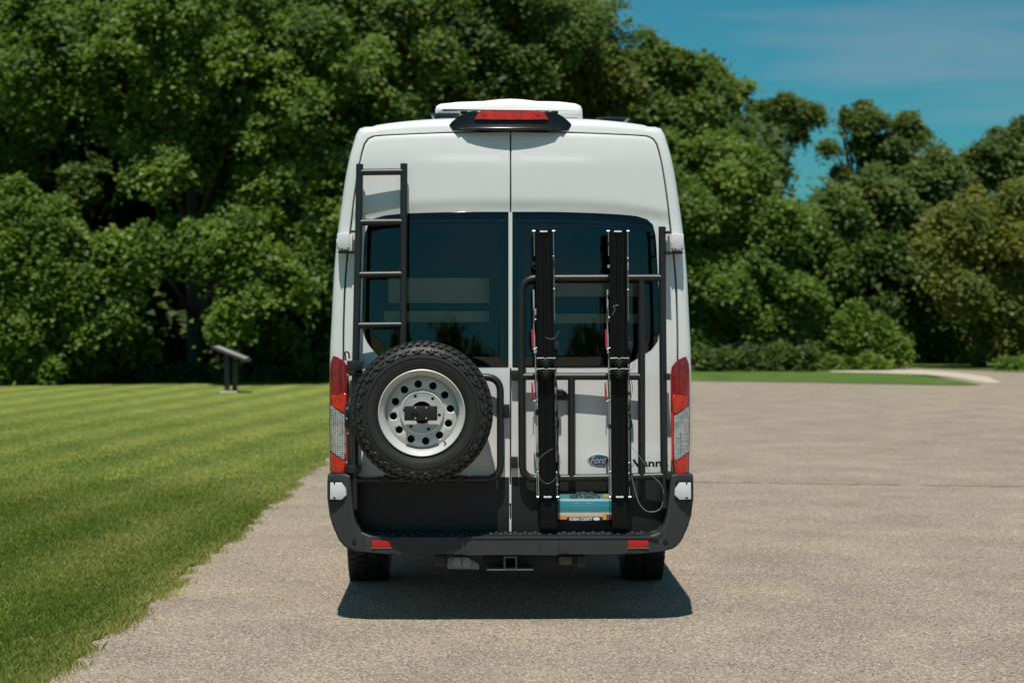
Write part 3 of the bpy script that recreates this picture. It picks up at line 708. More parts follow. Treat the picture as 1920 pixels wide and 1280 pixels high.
for d_, dy in ((.022, .004), (.012, .013), (.005, .026), (0, .05), (-.004, .09)):
    rings.append([bm.verts.new((q[0], min(ydoor(*s_), .30) + dy, q[1])) for q, s_ in zip(inset(rs, d_), inset(rs, .02))])
for Y, d_ in ((.7, -.005), (2.0, -.01), (4.2, 0), (5.0, .06), (5.4, .2), (5.6, .45)):
    rings.append([bm.verts.new((q[0], Y, q[1])) for q in inset(rs, d_)])
for a_, b_ in zip(rings, rings[1:]):
    for i in range(n_): bm.faces.new((a_[i], a_[(i + 1) % n_], b_[(i + 1) % n_], b_[i]))
bm.faces.new(rings[-1])
fin(bm, 'body', M['white'], van, ang=35)
# dark seal seen through the door gaps
bm = bmesh.new()
ra = [bm.verts.new((q[0], ydoor(*q) + .030, q[1])) for q in inset(ro, -.012)]; rb = [bm.verts.new((q[0], ydoor(*q) + .030, q[1])) for q in inset(ro, .05)]
for i in range(n_): bm.faces.new((ra[i], ra[(i + 1) % n_], rb[(i + 1) % n_], rb[i]))
tpz = P(957, 250, .24).z
fin(bm, 'door_seal', M['seal'], van)
bm = bmesh.new(); prev = None
for k in range(30):
    z = .50 + (tpz - .50) * k / 29; cxx = P(957, 600, .15).x
    y = ydoor(0, z) + .028; a_ = bm.verts.new((cxx - .02, y, z)); b_ = bm.verts.new((cxx + .02, y, z))
    if prev: bm.faces.new((prev[0], prev[1], b_, a_))
    prev = (a_, b_)
fin(bm, 'centre_seal', M['seal'], van)
# white strip between the panes and the light slits lower down
bm = bmesh.new()
z0, z1 = P(957, 690, .16).z, P(957, 398, .2).z; prev = None
for k in range(12):
    z = z0 + (z1 - z0) * k / 11; a_ = bm.verts.new((cxx - .0055, ydoor(0, z) + .010, z)); b_ = bm.verts.new((cxx + .0075, ydoor(0, z) + .010, z))
    if prev: bm.faces.new((prev[0], prev[1], b_, a_))
    prev = (a_, b_)
fin(bm, 'centre_strip', M['white'], van, smooth=False)
for y0_, y1_ in ((908, 943), (973, 996)):
    bm = bmesh.new(); pbox(bm, 954.8, y0_, 958.4, y1_, .15, .143, .16, .001); fin(bm, 'centre_strip', M['white'], van, smooth=False)

# interior seen through the glass
bm = bmesh.new(); box(bm, -.86, .86, .8, 4.5, .55, 2.45); bmesh.ops.delete(bm, geom=[f for f in bm.faces if f.calc_center_median().y < .81], context='FACES_ONLY')
fin(bm, 'interior', M['inter'], van, smooth=False)
bm = bmesh.new()
def ip(px0, py0, px1, py1, Y):
    a_ = P(px0, py0, Y); b_ = P(px1, py1, Y); box(bm, a_.x, b_.x, Y, Y + .02, b_.z, a_.z, .002)
ip(728, 521, 925, 568, .34); fin(bm, 'cabinet', M['tanwood'], van)
bm = bmesh.new(); ip(720, 583, 925, 604, .34); fin(bm, 'shelf', M['tanwood'], van)
bm = bmesh.new(); ip(1035, 530, 1205, 556, .34); fin(bm, 'cabinet', M['tanwood'], van)
bm = bmesh.new(); ip(1035, 588, 1205, 606, .34); fin(bm, 'shelf', M['tanwood'], van)

# lower black cladding on the doors
def clad(parent, pts):
    q = pxz(pts); b_ = prism(q, -.006, .02, .004, 2, 10, warp=lambda x, z: ydoor(x, z)); return fin(b_, 'door_cladding', M['clad'], parent, ang=40)
clad(ld, [(955, 893.5), (654.5, 893.5), (657.5, 945), (663, 976), (672, 993), (690, 997), (955, 997)])
clad(rd_, [(959, 893.5), (1260.5, 893.5), (1257.5, 945), (1252, 976), (1243, 993), (1225, 997), (959, 997)])
# latch strips on the centre line
for (x0, y0, x1, y1, par) in ((944, 758, 955.5, 783, ld), (958.5, 694, 971, 713, rd_), (958.5, 856, 971, 877, rd_)):
    bm = bmesh.new(); pbox(bm, x0, y0, x1, y1, .12, .10, .15, .003); fin(bm, 'latch_plate', M['clad'], par)
# door handle
bm = bmesh.new(); pbox(bm, 1040, 740, 1066, 750, .12, .115, .155, .006); fin(bm, 'door_handle', M['clad'], rd_)
bm = bmesh.new(); h0 = P(1040, 736, .11); pts = [P(1040, 739, .13), P(1050, 733, .105), P(1060, 738, .12)]; tube(bm, catmull(pts, 5), .012); fin(bm, 'door_handle', M['clad'], rd_)

# hinges: white boxes at the door edges
def hinge(px0, py0, px1, py1, s):
    bm = bmesh.new()
    pbox(bm, px0, py0, px1, py1, .13, .12, .26, .008)
    pbox(bm, px0 - 1.5, py0 + 11, px0 + 1, py1 - 11, .13, .125, .2, .002)
    o_ = fin(bm, 'hinge', M['hinge'], van)
    bm = bmesh.new(); xm = px1 + 1 if s < 0 else px0 - 1
    pbox(bm, xm - 4, py0 + 3, xm + 4, py1 + 3, .14, .128, .2, .006)
    fin(bm, 'hinge_knuckle', M['hinge'], o_)
    for q_ in ((px0 + (2 if s < 0 else -8), py1 + 2, px1 + (8 if s < 0 else -2), py1 + 7), (px0 + (24 if s < 0 else -11), py0 - 5, px1 + (11 if s < 0 else -24), py0 - 1)):
        bm = bmesh.new(); pbox(bm, *q_, .16, .15, .2, .002); fin(bm, 'hinge_recess', M['plastic'], o_)
    for (sx, sy) in ((px0 + 3, py1 - 3), (px0 + 9, py1 - 2), (px1 - 3, py1 - 3)):
        bm = bmesh.new(); pbox(bm, sx - 1.2, sy - 1.2, sx + 1.2, sy + 1.2, .118, .117, .13, 0); fin(bm, 'hinge_screw', M['plastic'], o_)
hinge(632, 437, 656, 468, -1); hinge(1257.5, 438, 1282, 469, 1)

# roof: brake lamp, air conditioner, solar panels
yb = lambda x, z: ydoor(x, z)
hs_ = [(875, 210), (893, 208), (1020, 207.5), (1040, 210), (1058, 219), (1073, 231), (1073, 236), (1066, 243), (1050, 245.5), (957, 246), (865, 245), (850, 243), (842, 236), (842, 231), (857, 219)]
Hh = [XZ(a_, b_, .21) for a_, b_ in hs_]
bm = prism(Hh, .19, .40, .018, 4, 14, warp=lambda x, z: .045 * (abs(x) / .33) ** 2.2 - .06 * smooth((z - 2.80) / -.07))
bl = fin(bm, 'brake_lamp', M['gloss'], van, ang=50)
ln_ = [XZ(a_, b_, .19) for a_, b_ in [(889, 224), (899, 209.5), (912, 208), (1008, 208), (1019, 209.5), (1029, 224), (957, 225)]]
bm = prism(ln_, .175, .25, .005, 2, 10, warp=lambda x, z: .045 * (abs(x) / .33) ** 2.2); fin(bm, 'lens', M['redb'], bl, ang=50)
bm = bmesh.new(); pbox(bm, 905, 214, 1012, 218, .1725, .1725, .2, 0)
for v in bm.verts: v.co.y += .045 * (abs(v.co.x) / .33) ** 2.2
fin(bm, 'lens_band', M['red'], bl)
for px in (870, 1040):
    bm = bmesh.new(); pbox(bm, px - 7, 208, px + 7, 212.5, .3, .30, .36, .006); fin(bm, 'roof_screw_cap', M['black'], van)
# raised roof crown so the roof continues level behind the lamp
YA = .75
acp = [(815.5, 219), (816, 203), (818.5, 197), (826, 193.5), (860, 191.5), (905, 188.5), (935, 185), (957, 183.8), (980, 185), (1008, 188.5), (1050, 191), (1080, 193), (1089, 197), (1092.5, 204), (1093.5, 222)]
ac = prism(pxz(acp, YA), YA, YA + .95, .045, 5); ao = fin(ac, 'air_conditioner', M['acwhite'], van, ang=45)
bm = bmesh.new(); a_ = P(815, 200, YA); b_ = P(1094, 216, YA); box(bm, a_.x + .03, b_.x - .03, YA + .02, YA + .9, 2.78, 2.9); fin(bm, 'air_conditioner_base', M['acwhite'], ao)
bm = bmesh.new(); pbox(bm, 808, 212, 862, 216, .6, .6, 1.6, .004); fin(bm, 'solar_panel', M['solar'], van)
bm = bmesh.new(); pbox(bm, 1120, 219.5, 1181, 222.5, .6, .6, 1.6, .004); fin(bm, 'solar_panel', M['solar'], van)

# tail lights
def taillight(s):
    X = (lambda px: px) if s < 0 else (lambda px: 1911.5 - px)
    def pl(l_): return [XZ(X(a_), b_ + (0 if s < 0 else 1.5), .14) for a_, b_ in l_]
    xo = abs(XZ(X(617), 700, .14)[0])
    wp = lambda x, z: .9 * max(0, abs(x) - (xo - .045)) ** 1.5 * 4.0
    whole = [(617, 700), (619, 680), (624.5, 666.5), (633, 669), (645, 677), (651, 686), (653, 700), (653, 800), (651, 870), (648, 888), (630, 888.5), (618, 885), (616.5, 800)]
    b_ = prism(pl(whole), .135, .22, .006, 2, 6, wp); hsg = fin(b_, 'tail_light', M['refl' if 0 else 'red'], van, ang=40)
    b_ = prism(pl([(619, 760), (624, 763), (648, 778), (649, 845), (647, 862), (624, 848), (619, 845)]), .126, .16, .004, 2, 6, wp); fin(b_, 'clear_lens', M['clear'], hsg, ang=40)
    b_ = prism(pl([(622, 741), (650, 737), (650, 760), (648.5, 775), (623, 760)]), .127, .16, .004, 2, 6, wp); fin(b_, 'signal_lens', M['redb'], hsg, ang=40)
    b_ = prism(pl([(649.2, 775), (653, 772), (653, 860), (649.2, 862)]), .1255, .16, .002, 1, 0, wp); fin(b_, 'lens_edge', M['redb'], hsg, ang=40)
    b_ = prism(pl([(620, 848.5), (624, 850), (648, 864), (646.5, 885), (621, 885)]), .127, .16, .004, 2, 6, wp); fin(b_, 'lower_lens', M['redb'], hsg, ang=40)
taillight(-1); taillight(1)

# bumper
def bw(x, z):
    a_ = abs(x); return .0 + .55 * max(0, a_ - .72) ** 1.8
lb = [(613.5, 891), (652, 889.5), (656.5, 893), (659.5, 930), (663, 965), (669, 985), (678, 997), (695, 1002.5), (735, 1005), (868, 1005.5), (872, 1004.5), (957, 1004.5)]
lbot = [(957, 1038), (870, 1039), (850, 1037), (735, 1036.5), (700, 1034), (665, 1031), (650, 1027), (637, 1015), (626, 993), (617, 968), (612.5, 935), (612.5, 905)]
rb_ = [(1914 - a_ + .5, b_) for a_, b_ in reversed(lb[:-1])]; rbot = [(1914 - a_ + .5, b_) for a_, b_ in reversed(lbot[1:])]
bp = lb + rb_ + rbot + lbot
q = pxz(bp, .03)
bm = prism(q, -.005, .34, .012, 3, 64, bw); bo = fin(bm, 'bumper', M['plastic'], van, ang=38)
# tread pad on the step with raised knobs
bm = bmesh.new(); a_ = P(690, 1004, .03); b_ = P(1224, 1004, .03)
box(bm, a_.x, b_.x, .02, .135, a_.z - .004, a_.z + .006, .003); tr = fin(bm, 'step_pad', M['clad'], bo)
bm = bmesh.new(); bmesh.ops.create_cone(bm, cap_ends=True, segments=10, radius1=.014, radius2=.010, depth=.010); kme = bpy.data.meshes.new('step_knob'); bm.to_mesh(kme); bm.free(); kme.materials.append(M['plastic'])
nk = 28
for i in range(nk):
    for j in range(2):
        x = a_.x + .03 + (b_.x - a_.x - .06) * (i + .5 * j) / nk
        obj('step_knob', kme, None, bo, (x, .045 + .05 * j, a_.z + .010))
# centre step lip and seams
bm = bmesh.new(); pbox(bm, 872, 1006, 1235, 1009, -.01, -.010, .01, .002); fin(bm, 'step_lip', M['plastic'], bo)
for (xa, ya, xb, yb_) in ((1016, 1006, 1011, 1037), (1050, 1006, 1048, 1037), (1192, 1027, 1193, 1037), (1218, 1005, 1228, 1036), (681, 1002, 681, 1036), (872, 1010, 874, 1037), (1102, 1008, 1102, 1012)):
    bm = bmesh.new(); p0 = P(xa, ya, -.005); p1 = P(xb, yb_, -.005); p0.y = -.0042 + bw(p0.x, 0); p1.y = -.0042 + bw(p1.x, 0); tube(bm, [p0, p1], .0016, 6); fin(bm, 'seam', M['black'], bo)
for (xa, xb) in ((697, 733), (1178, 1216)):
    bm = bmesh.new(); pbox(bm, xa, 1013.5, xb, 1026.5, -.02, -.014 + bw(P(xa, 1020, 0).x, 0) * .6, .01 + .02, .003); o_ = fin(bm, 'reflector', M['refl'], bo)
    bm = bmesh.new(); pbox(bm, xa - 1, 1026.5, xb + 1, 1028.3, -.02, -.010 + bw(P(xa, 1020, 0).x, 0) * .6, .02, .001); fin(bm, 'reflector_ledge', M['steel'], o_)
for px in (665.5, 1247):
    c_ = P(px, 1016, 0); bm = bmesh.new(); yy0 = bw(c_.x, 0) - .006
    lathe(bm, [(.001, yy0 - .003), (.010, yy0 - .003), (.011, yy0 + .01)], c_.x, c_.z, 20); o_ = fin(bm, 'parking_sensor', M['clad'], bo)
    bm = bmesh.new(); lathe(bm, [(.0115, yy0 + .004), (.0125, yy0 - .001), (.015, yy0 - .001), (.016, yy0 + .006)], c_.x, c_.z, 24); fin(bm, 'sensor_ring', M['black'], o_)
# white lower hinge covers in the bumper wings
for s, X in ((-1, lambda p: p), (1, lambda p: 1914.5 - p)):
    pl_ = [XZ(X(a_), b_, .03) for a_, b_ in [(619.5, 904), (641, 904), (649, 915), (650, 927), (641, 936), (619, 935)]]
    cx_ = pl_[0][0]; bm = prism(pl_, .012, .2, .004, 2); hg = fin(bm, 'lower_hinge', M['hinge'], van, ang=40)
    bm = bmesh.new(); a_, b_ = sorted((X(616.5), X(653))); pbox(bm, a_, 901, b_, 939, .04, .028, .19, .004); fin(bm, 'hinge_pocket', M['black'], hg)
    bm = bmesh.new(); pbox(bm, X(627) - 1.5, 903.5, X(627) + 1.5, 907, .01, .010, .02, 0); pbox(bm, X(627) - 2.2, 931.5, X(627) + 2.2, 935, .01, .010, .02, 0); fin(bm, 'hinge_bolt', M['black'], hg)

# undercarriage
bm = bmesh.new(); pbox(bm, 905, 1041, 1092, 1060, .12, .12, .2, .006); hi = fin(bm, 'tow_bar', M['under'], van)
bm = bmesh.new()
oc = P(957, 1055, .03); 
def sqring(bm, cx_, cz_, o1, i1, y0, y1):
    vs = []
    for yv in (y0, y1):
        for hw in (o1, i1): vs.append([bm.verts.new((cx_ + a_ * hw, yv, cz_ + b_ * hw)) for a_, b_ in ((-1, -1), (1, -1), (1, 1), (-1, 1))])
    for i in range(4):
        j = (i + 1) % 4
        bm.faces.new((vs[0][i], vs[0][j], vs[1][j], vs[1][i])); bm.faces.new((vs[0][i], vs[2][i], vs[2][j], vs[0][j])); bm.faces.new((vs[1][i], vs[1][j], vs[3][j], vs[3][i]))
sqring(bm, oc.x, oc.z, .038, .028, .03, .35); bmesh.ops.bevel(bm, geom=[e for e in bm.edges if abs(e.verts[0].co.y - e.verts[1].co.y) > .1], offset=.004, segments=2, affect='EDGES'); fin(bm, 'hitch_receiver', mat('hitch_steel', (.10, .10, .10), .5, .4), hi)
bm = bmesh.new(); pbox(bm, 913, 1066, 1000, 1068.5, .05, .05, .2, .001); fin(bm, 'chain_plate', M['steel'], hi)
bm = prism(pxz([(839, 1066), (839, 1046), (847, 1042), (875, 1042), (888, 1049), (898, 1056), (899, 1067)], .08), .08, .14, .006); sp = fin(bm, 'plug_bracket', mat('bracket_grey', (.16, .165, .17), .5, .3), hi)
bm = prism(pxz([(846, 1050), (853, 1043.5), (878, 1043.5), (885, 1052), (878, 1062), (853, 1062)], .07), .062, .085, .004); fin(bm, 'socket_cover', mat('socket_grey', (.22, .225, .23), .45, .2), sp)
bm = bmesh.new(); pbox(bm, 865.5, 1045, 867, 1061, .06, .058, .07, 0); fin(bm, 'socket_slot', M['black'], sp)
bm = prism(pxz([(816, 1060), (815, 1042), (855, 1030), (858, 1022), (836, 1030), (868, 1036), (838, 1062)][:2] + [(838, 1040), (838, 1062)], .15), .15, .2, .003); fin(bm, 'exhaust_bracket', M['plastic'], hi)
bm = bmesh.new(); pbox(bm, 1048, 1043, 1072, 1058, .11, .105, .13, .003); fin(bm, 'rating_label', mat('faded_sticker', (.10, .085, .05), .7, var=(60, .6)), hi)
bm = bmesh.new(); pbox(bm, 1082, 1041, 1097, 1063, .12, .11, .22, .005); fin(bm, 'tow_bar_end', M['plastic'], hi)
bm = bmesh.new(); box(bm, -.75, .75, .4, 4.8, .44, .52); fin(bm, 'floor_pan', M['under'], van)
bm = bmesh.new(); tube(bm, [(-.8, 1.8, .36), (.8, 1.8, .36)], .05); bmesh.ops.create_uvsphere(bm, u_segments=16, v_segments=10, radius=.15, matrix=Matrix.Translation((0, 1.8, .36))); fin(bm, 'rear_axle', M['under'], van)
# road wheels
AX = 1.82
def road_wheel(x0, x1, y, R0=.365):
    bm = bmesh.new(); s = 1 if x1 > x0 else -1
    prof = [(R0 * .6, x0), (R0 * .8, x0), (R0 * .93, x0 + s * .008), (R0 * .985, x0 + s * .028), (R0, x0 + s * .05), (R0, x1 - s * .05), (R0 * .985, x1 - s * .028), (R0 * .93, x1 - s * .008), (R0 * .8, x1), (R0 * .6, x1)]
    lathe(bm, prof, y, R0 - .006, 72, 'X'); t_ = fin(bm, 'wheel', M['tyre'], van, ang=50)
    bm = bmesh.new(); lathe(bm, [(R0 * .6, x0 + s * .0), (R0 * .55, x0 + s * .05), (.02, x0 + s * .03)], y, R0 - .006, 40, 'X'); lathe(bm, [(R0 * .6, x1), (R0 * .55, x1 - s * .06), (.02, x1 - s * .06)], y, R0 - .006, 40, 'X'); fin(bm, 'rim', M['silver'], t_)
    bm = bmesh.new(); w_ = (x1 - x0) * s; xa = min(x0, x1)
    for k in range(46):
        a_ = 2 * math.pi * k / 46
        for j, (f0, f1) in enumerate(((.03, .22), (.26, .46), (.54, .74), (.78, .97))):
            b2 = bmesh.new(); hh = .008
            box(b2, xa + w_ * f0, xa + w_ * f1, -.018, .018, -.002, hh)
            off = (j % 2) * math.pi / 46
            m_ = Matrix.Translation((0, y, R0 - .006)) @ Matrix.Rotation(a_ + off, 4, 'X') @ Matrix.Translation((0, 0, R0 - (.0 if 0 < j < 3 else .004)))
            for v in b2.verts: v.co = m_ @ v.co
            me_ = bpy.data.meshes.new('t'); b2.to_mesh(me_); b2.free(); bm.from_mesh(me_); bpy.data.meshes.remove(me_)
    tb = fin(bm, 'tread', M['lug'], t_, smooth=False); tb['kind'] = 'stuff'
YT = AX - .3
xl0 = XZ(650, 1060, YT)[0]; xl1 = XZ(728, 1060, YT)[0]; xr0 = XZ(1170, 1060, YT)[0]; xr1 = XZ(1248.5, 1060, YT)[0]
road_wheel(xl0, xl1, AX); road_wheel(xr1, xr0, AX)
road_wheel(xl0 + .05, xl1 + .03, 5.2 + .0); road_wheel(xr1 - .05, xr0 - .03, 5.2)

# ---------------------------------------------------------------- ladder and spare wheel carrier
YL = .085
def YLd(py): return YL + max(0, (585 - py) / 337. + 1.74 - 1.38) * .047 if py < 700 else YL
TR = .0205
def rail(pts, Y, r=TR, rad=None, n=6):
    bm = bmesh.new()
    if callable(Y): q = [P(a_, b_, Y(b_)) for a_, b_ in pts]
    else: q = [P(a_, b_, Y) for a_, b_ in pts]
    if rad: q = arcpts(q, rad, n)
    tube(bm, q, r, 16); return bm
ld_e = empty('ladder', (P(716, 900, YL).x, YL, .75)); ld_e.parent = van; ld_e.location = ld_e.location - van.location
fin(rail([(674.5, 308), (672.5, 430), (669.5, 560), (666.5, 700), (664.5, 870), (664.5, 954)], YLd), 'rail', M['tube'], ld_e)
fin(rail([(757.3, 307), (757, 430), (756.5, 560), (756, 690), (756, 740)], YLd), 'rail', M['tube'], ld_e)
for y, x0 in ((322, 674), (416, 672), (514, 670), (609, 668), (700, 666)):
    fin(rail([(x0, y + 1), (757, y)], YLd, TR * .92), 'rung', M['tube'], ld_e)
for (x0, y0, x1, y1, par) in ((651, 676, 680, 694, ld_e), (653, 690, 667, 704, ld_e), (647, 755, 662, 802, ld_e), (648, 871, 677, 886, ld_e)):
    bm = bmesh.new(); pbox(bm, x0, y0, x1, y1, .08, .05, .14, .004); fin(bm, 'mounting_bracket', M['tube'], par)
bm = bmesh.new(); tube(bm, arcpts([P(648, 676, .06), P(646.5, 659, .06), P(654, 660, .06), P(655, 672, .06)], .012, 4), .0045, 8); fin(bm, 'hook', M['tube'], ld_e)
for (x, y) in ((652, 702), (650, 784), (651, 765), (652, 812), (650, 866)):
    bm = bmesh.new(); c_ = P(x, y, .02); tube(bm, [(c_.x, c_.y - .012, c_.z), (c_.x, c_.y + .02, c_.z)], .006, 8); fin(bm, 'bolt', M['steel'], ld_e)
ce = empty('tyre_carrier', (P(800, 900, YL).x, YL, .75)); ce.parent = van; ce.location = ce.location - van.location
YC = .085
fin(rail([(770, 705), (938, 707), (938.5, 897), (722, 899), (665, 899)], YC, TR, .085, 8), 'carrier_tube', M['tube'], ce)
bm = bmesh.new(); pbox(bm, 766, 705, 778, 897, YC, YC - .02, YC + .02, .004); pbox(bm, 804, 705, 816, 897, YC, YC - .02, YC + .02, .004); fin(bm, 'carrier_upright', M['tube'], ce)
for px in (722.5, 861):
    c_ = P(px, 899, -.03); bm = bmesh.new(); lathe(bm, [(.001, -.035), (.020, -.035), (.0235, -.031), (.0235, .03)], c_.x, c_.z, 24); fin(bm, 'rubber_stop', M['clad'], ce)

# ---------------------------------------------------------------- spare wheel
YW0, YW1 = -.20, .06
cw = P(790.5, 774, YW0); CX, CZ = cw.x, cw.z; RO = .388
sw = empty('spare_wheel', (CX, YW1, CZ)); tag(sw, 'knobbly spare wheel with silver steel rim mounted on the left rear door of the van', 'spare wheel')
bm = bmesh.new()
prof = [(.232, YW0 + .034), (.236, YW0 + .020), (.246, YW0 + .010), (.262, YW0 + .002), (.285, YW0 - .004), (.310, YW0 - .003), (.333, YW0 + .004), (.350, YW0 + .014), (.366, YW0 + .030), (.378, YW0 + .055), (.382, YW0 + .09), (.383, YW0 + .13), (.382, YW1 - .06), (.374, YW1 - .03), (.35, YW1 - .01), (.30, YW1), (.23, YW1 - .02)]
for i_, (r_, y_) in enumerate(list(prof)): pass
prof2 = []
for a_, b_ in zip(prof, prof[1:]):
    prof2.append(a_)
prof2.append(prof[-1])
lathe(bm, prof2, CX, CZ, 120); ty = fin(bm, 'tyre', M['tyre'], sw, ang=60)
# fine circumferential ribs on the sidewall
bm = bmesh.new()
for rr_, yy_ in ((.255, YW0 + .0035), (.300, YW0 - .0045), (.304, YW0 - .0045), (.322, YW0 - .001)):
    lathe(bm, [(rr_ - .0016, yy_ + .002), (rr_, yy_ - .0012), (rr_ + .0016, yy_ + .002)], CX, CZ, 120)
fin(bm, 'sidewall_rib', M['lug'], ty)
# embossed ribbed sidewall blocks
def block(poly, y0, h, bev=.0012):
    poly = [(a_ * .80, b_ * .92) for a_, b_ in poly]
    b_ = prism(poly, -h, .004, bev, 1); me_ = bpy.data.meshes.new('tread_block'); b_.to_mesh(me_); b_.free(); me_.materials.append(M['lug']); return me_
NB = 56
def place_block(me_, r_, y_, tilt, ang, roll=0):
    o_ = bpy.data.objects.new('tread_block', me_); C.objects.link(o_); o_.parent = sw
    m_ = Matrix.Translation((CX, y_, CZ)) @ Matrix.Rotation(-ang, 4, 'Y') @ Matrix.Translation((0, 0, r_)) @ Matrix.Rotation(tilt, 4, 'X') @ Matrix.Rotation(roll, 4, 'Y')
    o_.matrix_basis = Matrix.Translation(-Vector(sw.location)) @ m_
sA = block([(-.017, -.013), (-.006, -.016), (.016, -.012), (.019, .006), (.006, .012), (-.016, .010)], 0, .009)
sB = block([(-.013, -.012), (.012, -.012), (.015, .012), (-.015, .012)], 0, .010)
sC = block([(-.020, -.006), (.004, -.009), (.019, -.004), (.018, .006), (-.004, .004), (-.019, .008)], 0, .007)
sD = block([(-.018, -.016), (.016, -.016), (.018, .016), (-.017, .016)], 0, .011)
for k in range(NB):
    a_ = 2 * math.pi * k / NB
    place_block(sA if k % 2 else sC, .349, YW0 + .011, -R(26), a_, R(8) if k % 2 else -R(6))
    place_block(sB, .3715, YW0 + .036, -R(54), a_ + (math.pi / NB), R(5))
    place_block(sD, .381, YW0 + .082, -R(88), a_ + (.4 * math.pi / NB), R(12))
    if k % 2 == 0: place_block(sC, .334, YW0 + .003, -R(14), a_ + math.pi / NB * 1.1, -R(14))
bm = bmesh.new()
for k in range(NB):
    for j in range(2):
        b2 = bmesh.new(); box(b2, -.017, .017, -.018, .018, -.002, .010)
        m_ = Matrix.Translation((CX, YW0 + .125 + .045 * j, CZ)) @ Matrix.Rotation(-(2 * math.pi * (k + .5 * j) / NB), 4, 'Y') @ Matrix.Translation((0, 0, .382))
        for v in b2.verts: v.co = m_ @ v.co
        me_ = bpy.data.meshes.new('t'); b2.to_mesh(me_); b2.free(); bm.from_mesh(me_); bpy.data.meshes.remove(me_)
o_ = fin(bm, 'centre_tread', M['lug'], sw, smooth=False); o_['kind'] = 'stuff'
# rim: lip, barrel and a disc with twelve real holes
bm = bmesh.new()
lathe(bm, [(.232, YW0 + .030), (.239, YW0 + .010), (.2385, YW0 + .003), (.234, YW0 + .000), (.229, YW0 + .004), (.224, YW0 + .016), (.214, YW0 + .022), (.209, YW0 + .030), (.203, YW0 + .052), (.199, YW0 + .066), (.197, YW0 + .10)], CX, CZ, 120)
rim = fin(bm, 'rim', M['silver'], sw, ang=50)
cz2 = CZ; cx2 = CX
def disc():
    bm = bmesh.new(); nh = 12; HR, hr = .158, .0205
    def yprof(r_):
        if r_ > .125: return YW0 + .072 - .022 * math.cos((r_ - .158) / .04 * 1.2) + .010
        if r_ > .112: return YW0 + .050 + (r_ - .112) / .013 * .0145 - .006 * math.sin((r_ - .112) / .013 * math.pi)
        return YW0 + .050
    # sector cells with a hole each
    for k in range(nh):
        a0 = 2 * math.pi * (k - .5) / nh + .13; a1 = a0 + 2 * math.pi / nh; am = (a0 + a1) / 2; n_ = 32
        inner = []; outer = []; inback = []
        hc = (HR * math.cos(am), HR * math.sin(am))
        # cell boundary points in matching order
        cell = []
        ths = [2 * math.pi * (i + .5) / 28 for i in range(28)]
        for rr_ in (.197 - HR, .125 - HR):
            for tt_ in (-1, 1): ths.append(math.atan2(tt_ * math.pi / nh * HR, rr_) % (2 * math.pi))
        ths.sort()
        for i in range(n_):
            th = ths[i]; dx_, dz_ = math.cos(th), math.sin(th)   # local: dx radial, dz tangential
            # cast in (r, angle) space towards box [.125,.197] x [-pi/12, pi/12]
            sr = ((.197 - HR) if dx_ > 0 else (HR - .125)) / max(1e-6, abs(dx_)); st = (math.pi / nh * HR) / max(1e-6, abs(dz_)); s_ = min(sr, st)
            r_ = HR + dx_ * s_; aa = am + dz_ * s_ / HR; cell.append((r_, aa))
            lx, lz = HR + dx_ * hr, dz_ * hr
            ri = math.hypot(lx, lz); ai = am + math.atan2(lz, lx); inner.append((ri, ai))
        rows = []
        for f_ in (0, .12, .45, 1):
            row = []
            for i in range(n_):
                r_ = inner[i][0] * (1 - f_) + cell[i][0] * f_; aa = inner[i][1] * (1 - f_) + cell[i][1] * f_
                y_ = yprof(r_) + (.003 if f_ == 0 else 0)
                row.append(bm.verts.new((CX + r_ * math.cos(aa), y_, CZ + r_ * math.sin(aa))))
            rows.append(row)
        bk = [bm.verts.new((v.co.x, v.co.y + .01, v.co.z)) for v in rows[0]]
        rows = [bk] + rows
        for r1, r2 in zip(rows, rows[1:]):
            for i in range(n_): bm.faces.new((r1[i], r1[(i + 1) % n_], r2[(i + 1) % n_], r2[i]))
    bmesh.ops.remove_doubles(bm, verts=bm.verts, dist=.0004)
    lathe(bm, [(.1255, yprof(.1255)), (.120, yprof(.120) - .003), (.115, yprof(.115) - .002), (.110, YW0 + .050), (.062, YW0 + .050), (.060, YW0 + .056), (.060, YW0 + .10)], CX, CZ, 96)
    return bm
fin(disc(), 'rim_disc', M['silver'], rim, ang=50)
bm = bmesh.new(); lathe(bm, [(.2, YW0 + .125), (.001, YW0 + .125)], CX, CZ, 48); fin(bm, 'dark_backing', M['black'], rim)  # black disc standing in for the shade inside the wheel
for k in range(6):
    a_ = R(90 + 22 - 60 * k); bm = bmesh.new(); x_ = CX + .097 * math.cos(a_); z_ = CZ + .097 * math.sin(a_)
    lathe(bm, [(.001, YW0 + .0495), (.0085, YW0 + .0495), (.0095, YW0 + .0505)], x_, z_, 18); fin(bm, 'lug_hole', M['black'], rim)
bm = bmesh.new(); a_ = P(758, 761, YW0); b_ = P(820, 788, YW0); box(bm, a_.x, b_.x, YW0 - .012, YW0 + .01, b_.z, a_.z, .004); mpz = fin(bm, 'mounting_plate', M['clad'], sw)
bm = bmesh.new(); box(bm, CX - .03, CX + .03, YW0, YW0 + .1, CZ - .03, CZ + .03); fin(bm, 'mounting_hub', M['black'], sw)
for dx_, dz_ in ((-.033, .029), (.026, .029), (-.034, -.028), (.026, -.028)):
    bm = bmesh.new(); lathe(bm, [(.001, YW0 - .016), (.004, YW0 - .016), (.005, YW0 - .012)], CX + dx_, CZ + dz_, 12); fin(bm, 'bolt', M['chrome'], mpz)
bm = prism([(CX - .060, CZ - .012), (CX - .045, CZ + .010), (CX - .035, CZ - .002), (CX - .022, CZ + .004), (CX - .010, CZ - .012)], YW0 - .0135, YW0 - .0115, 0); fin(bm, 'mountain_mark', M['black'], mpz)
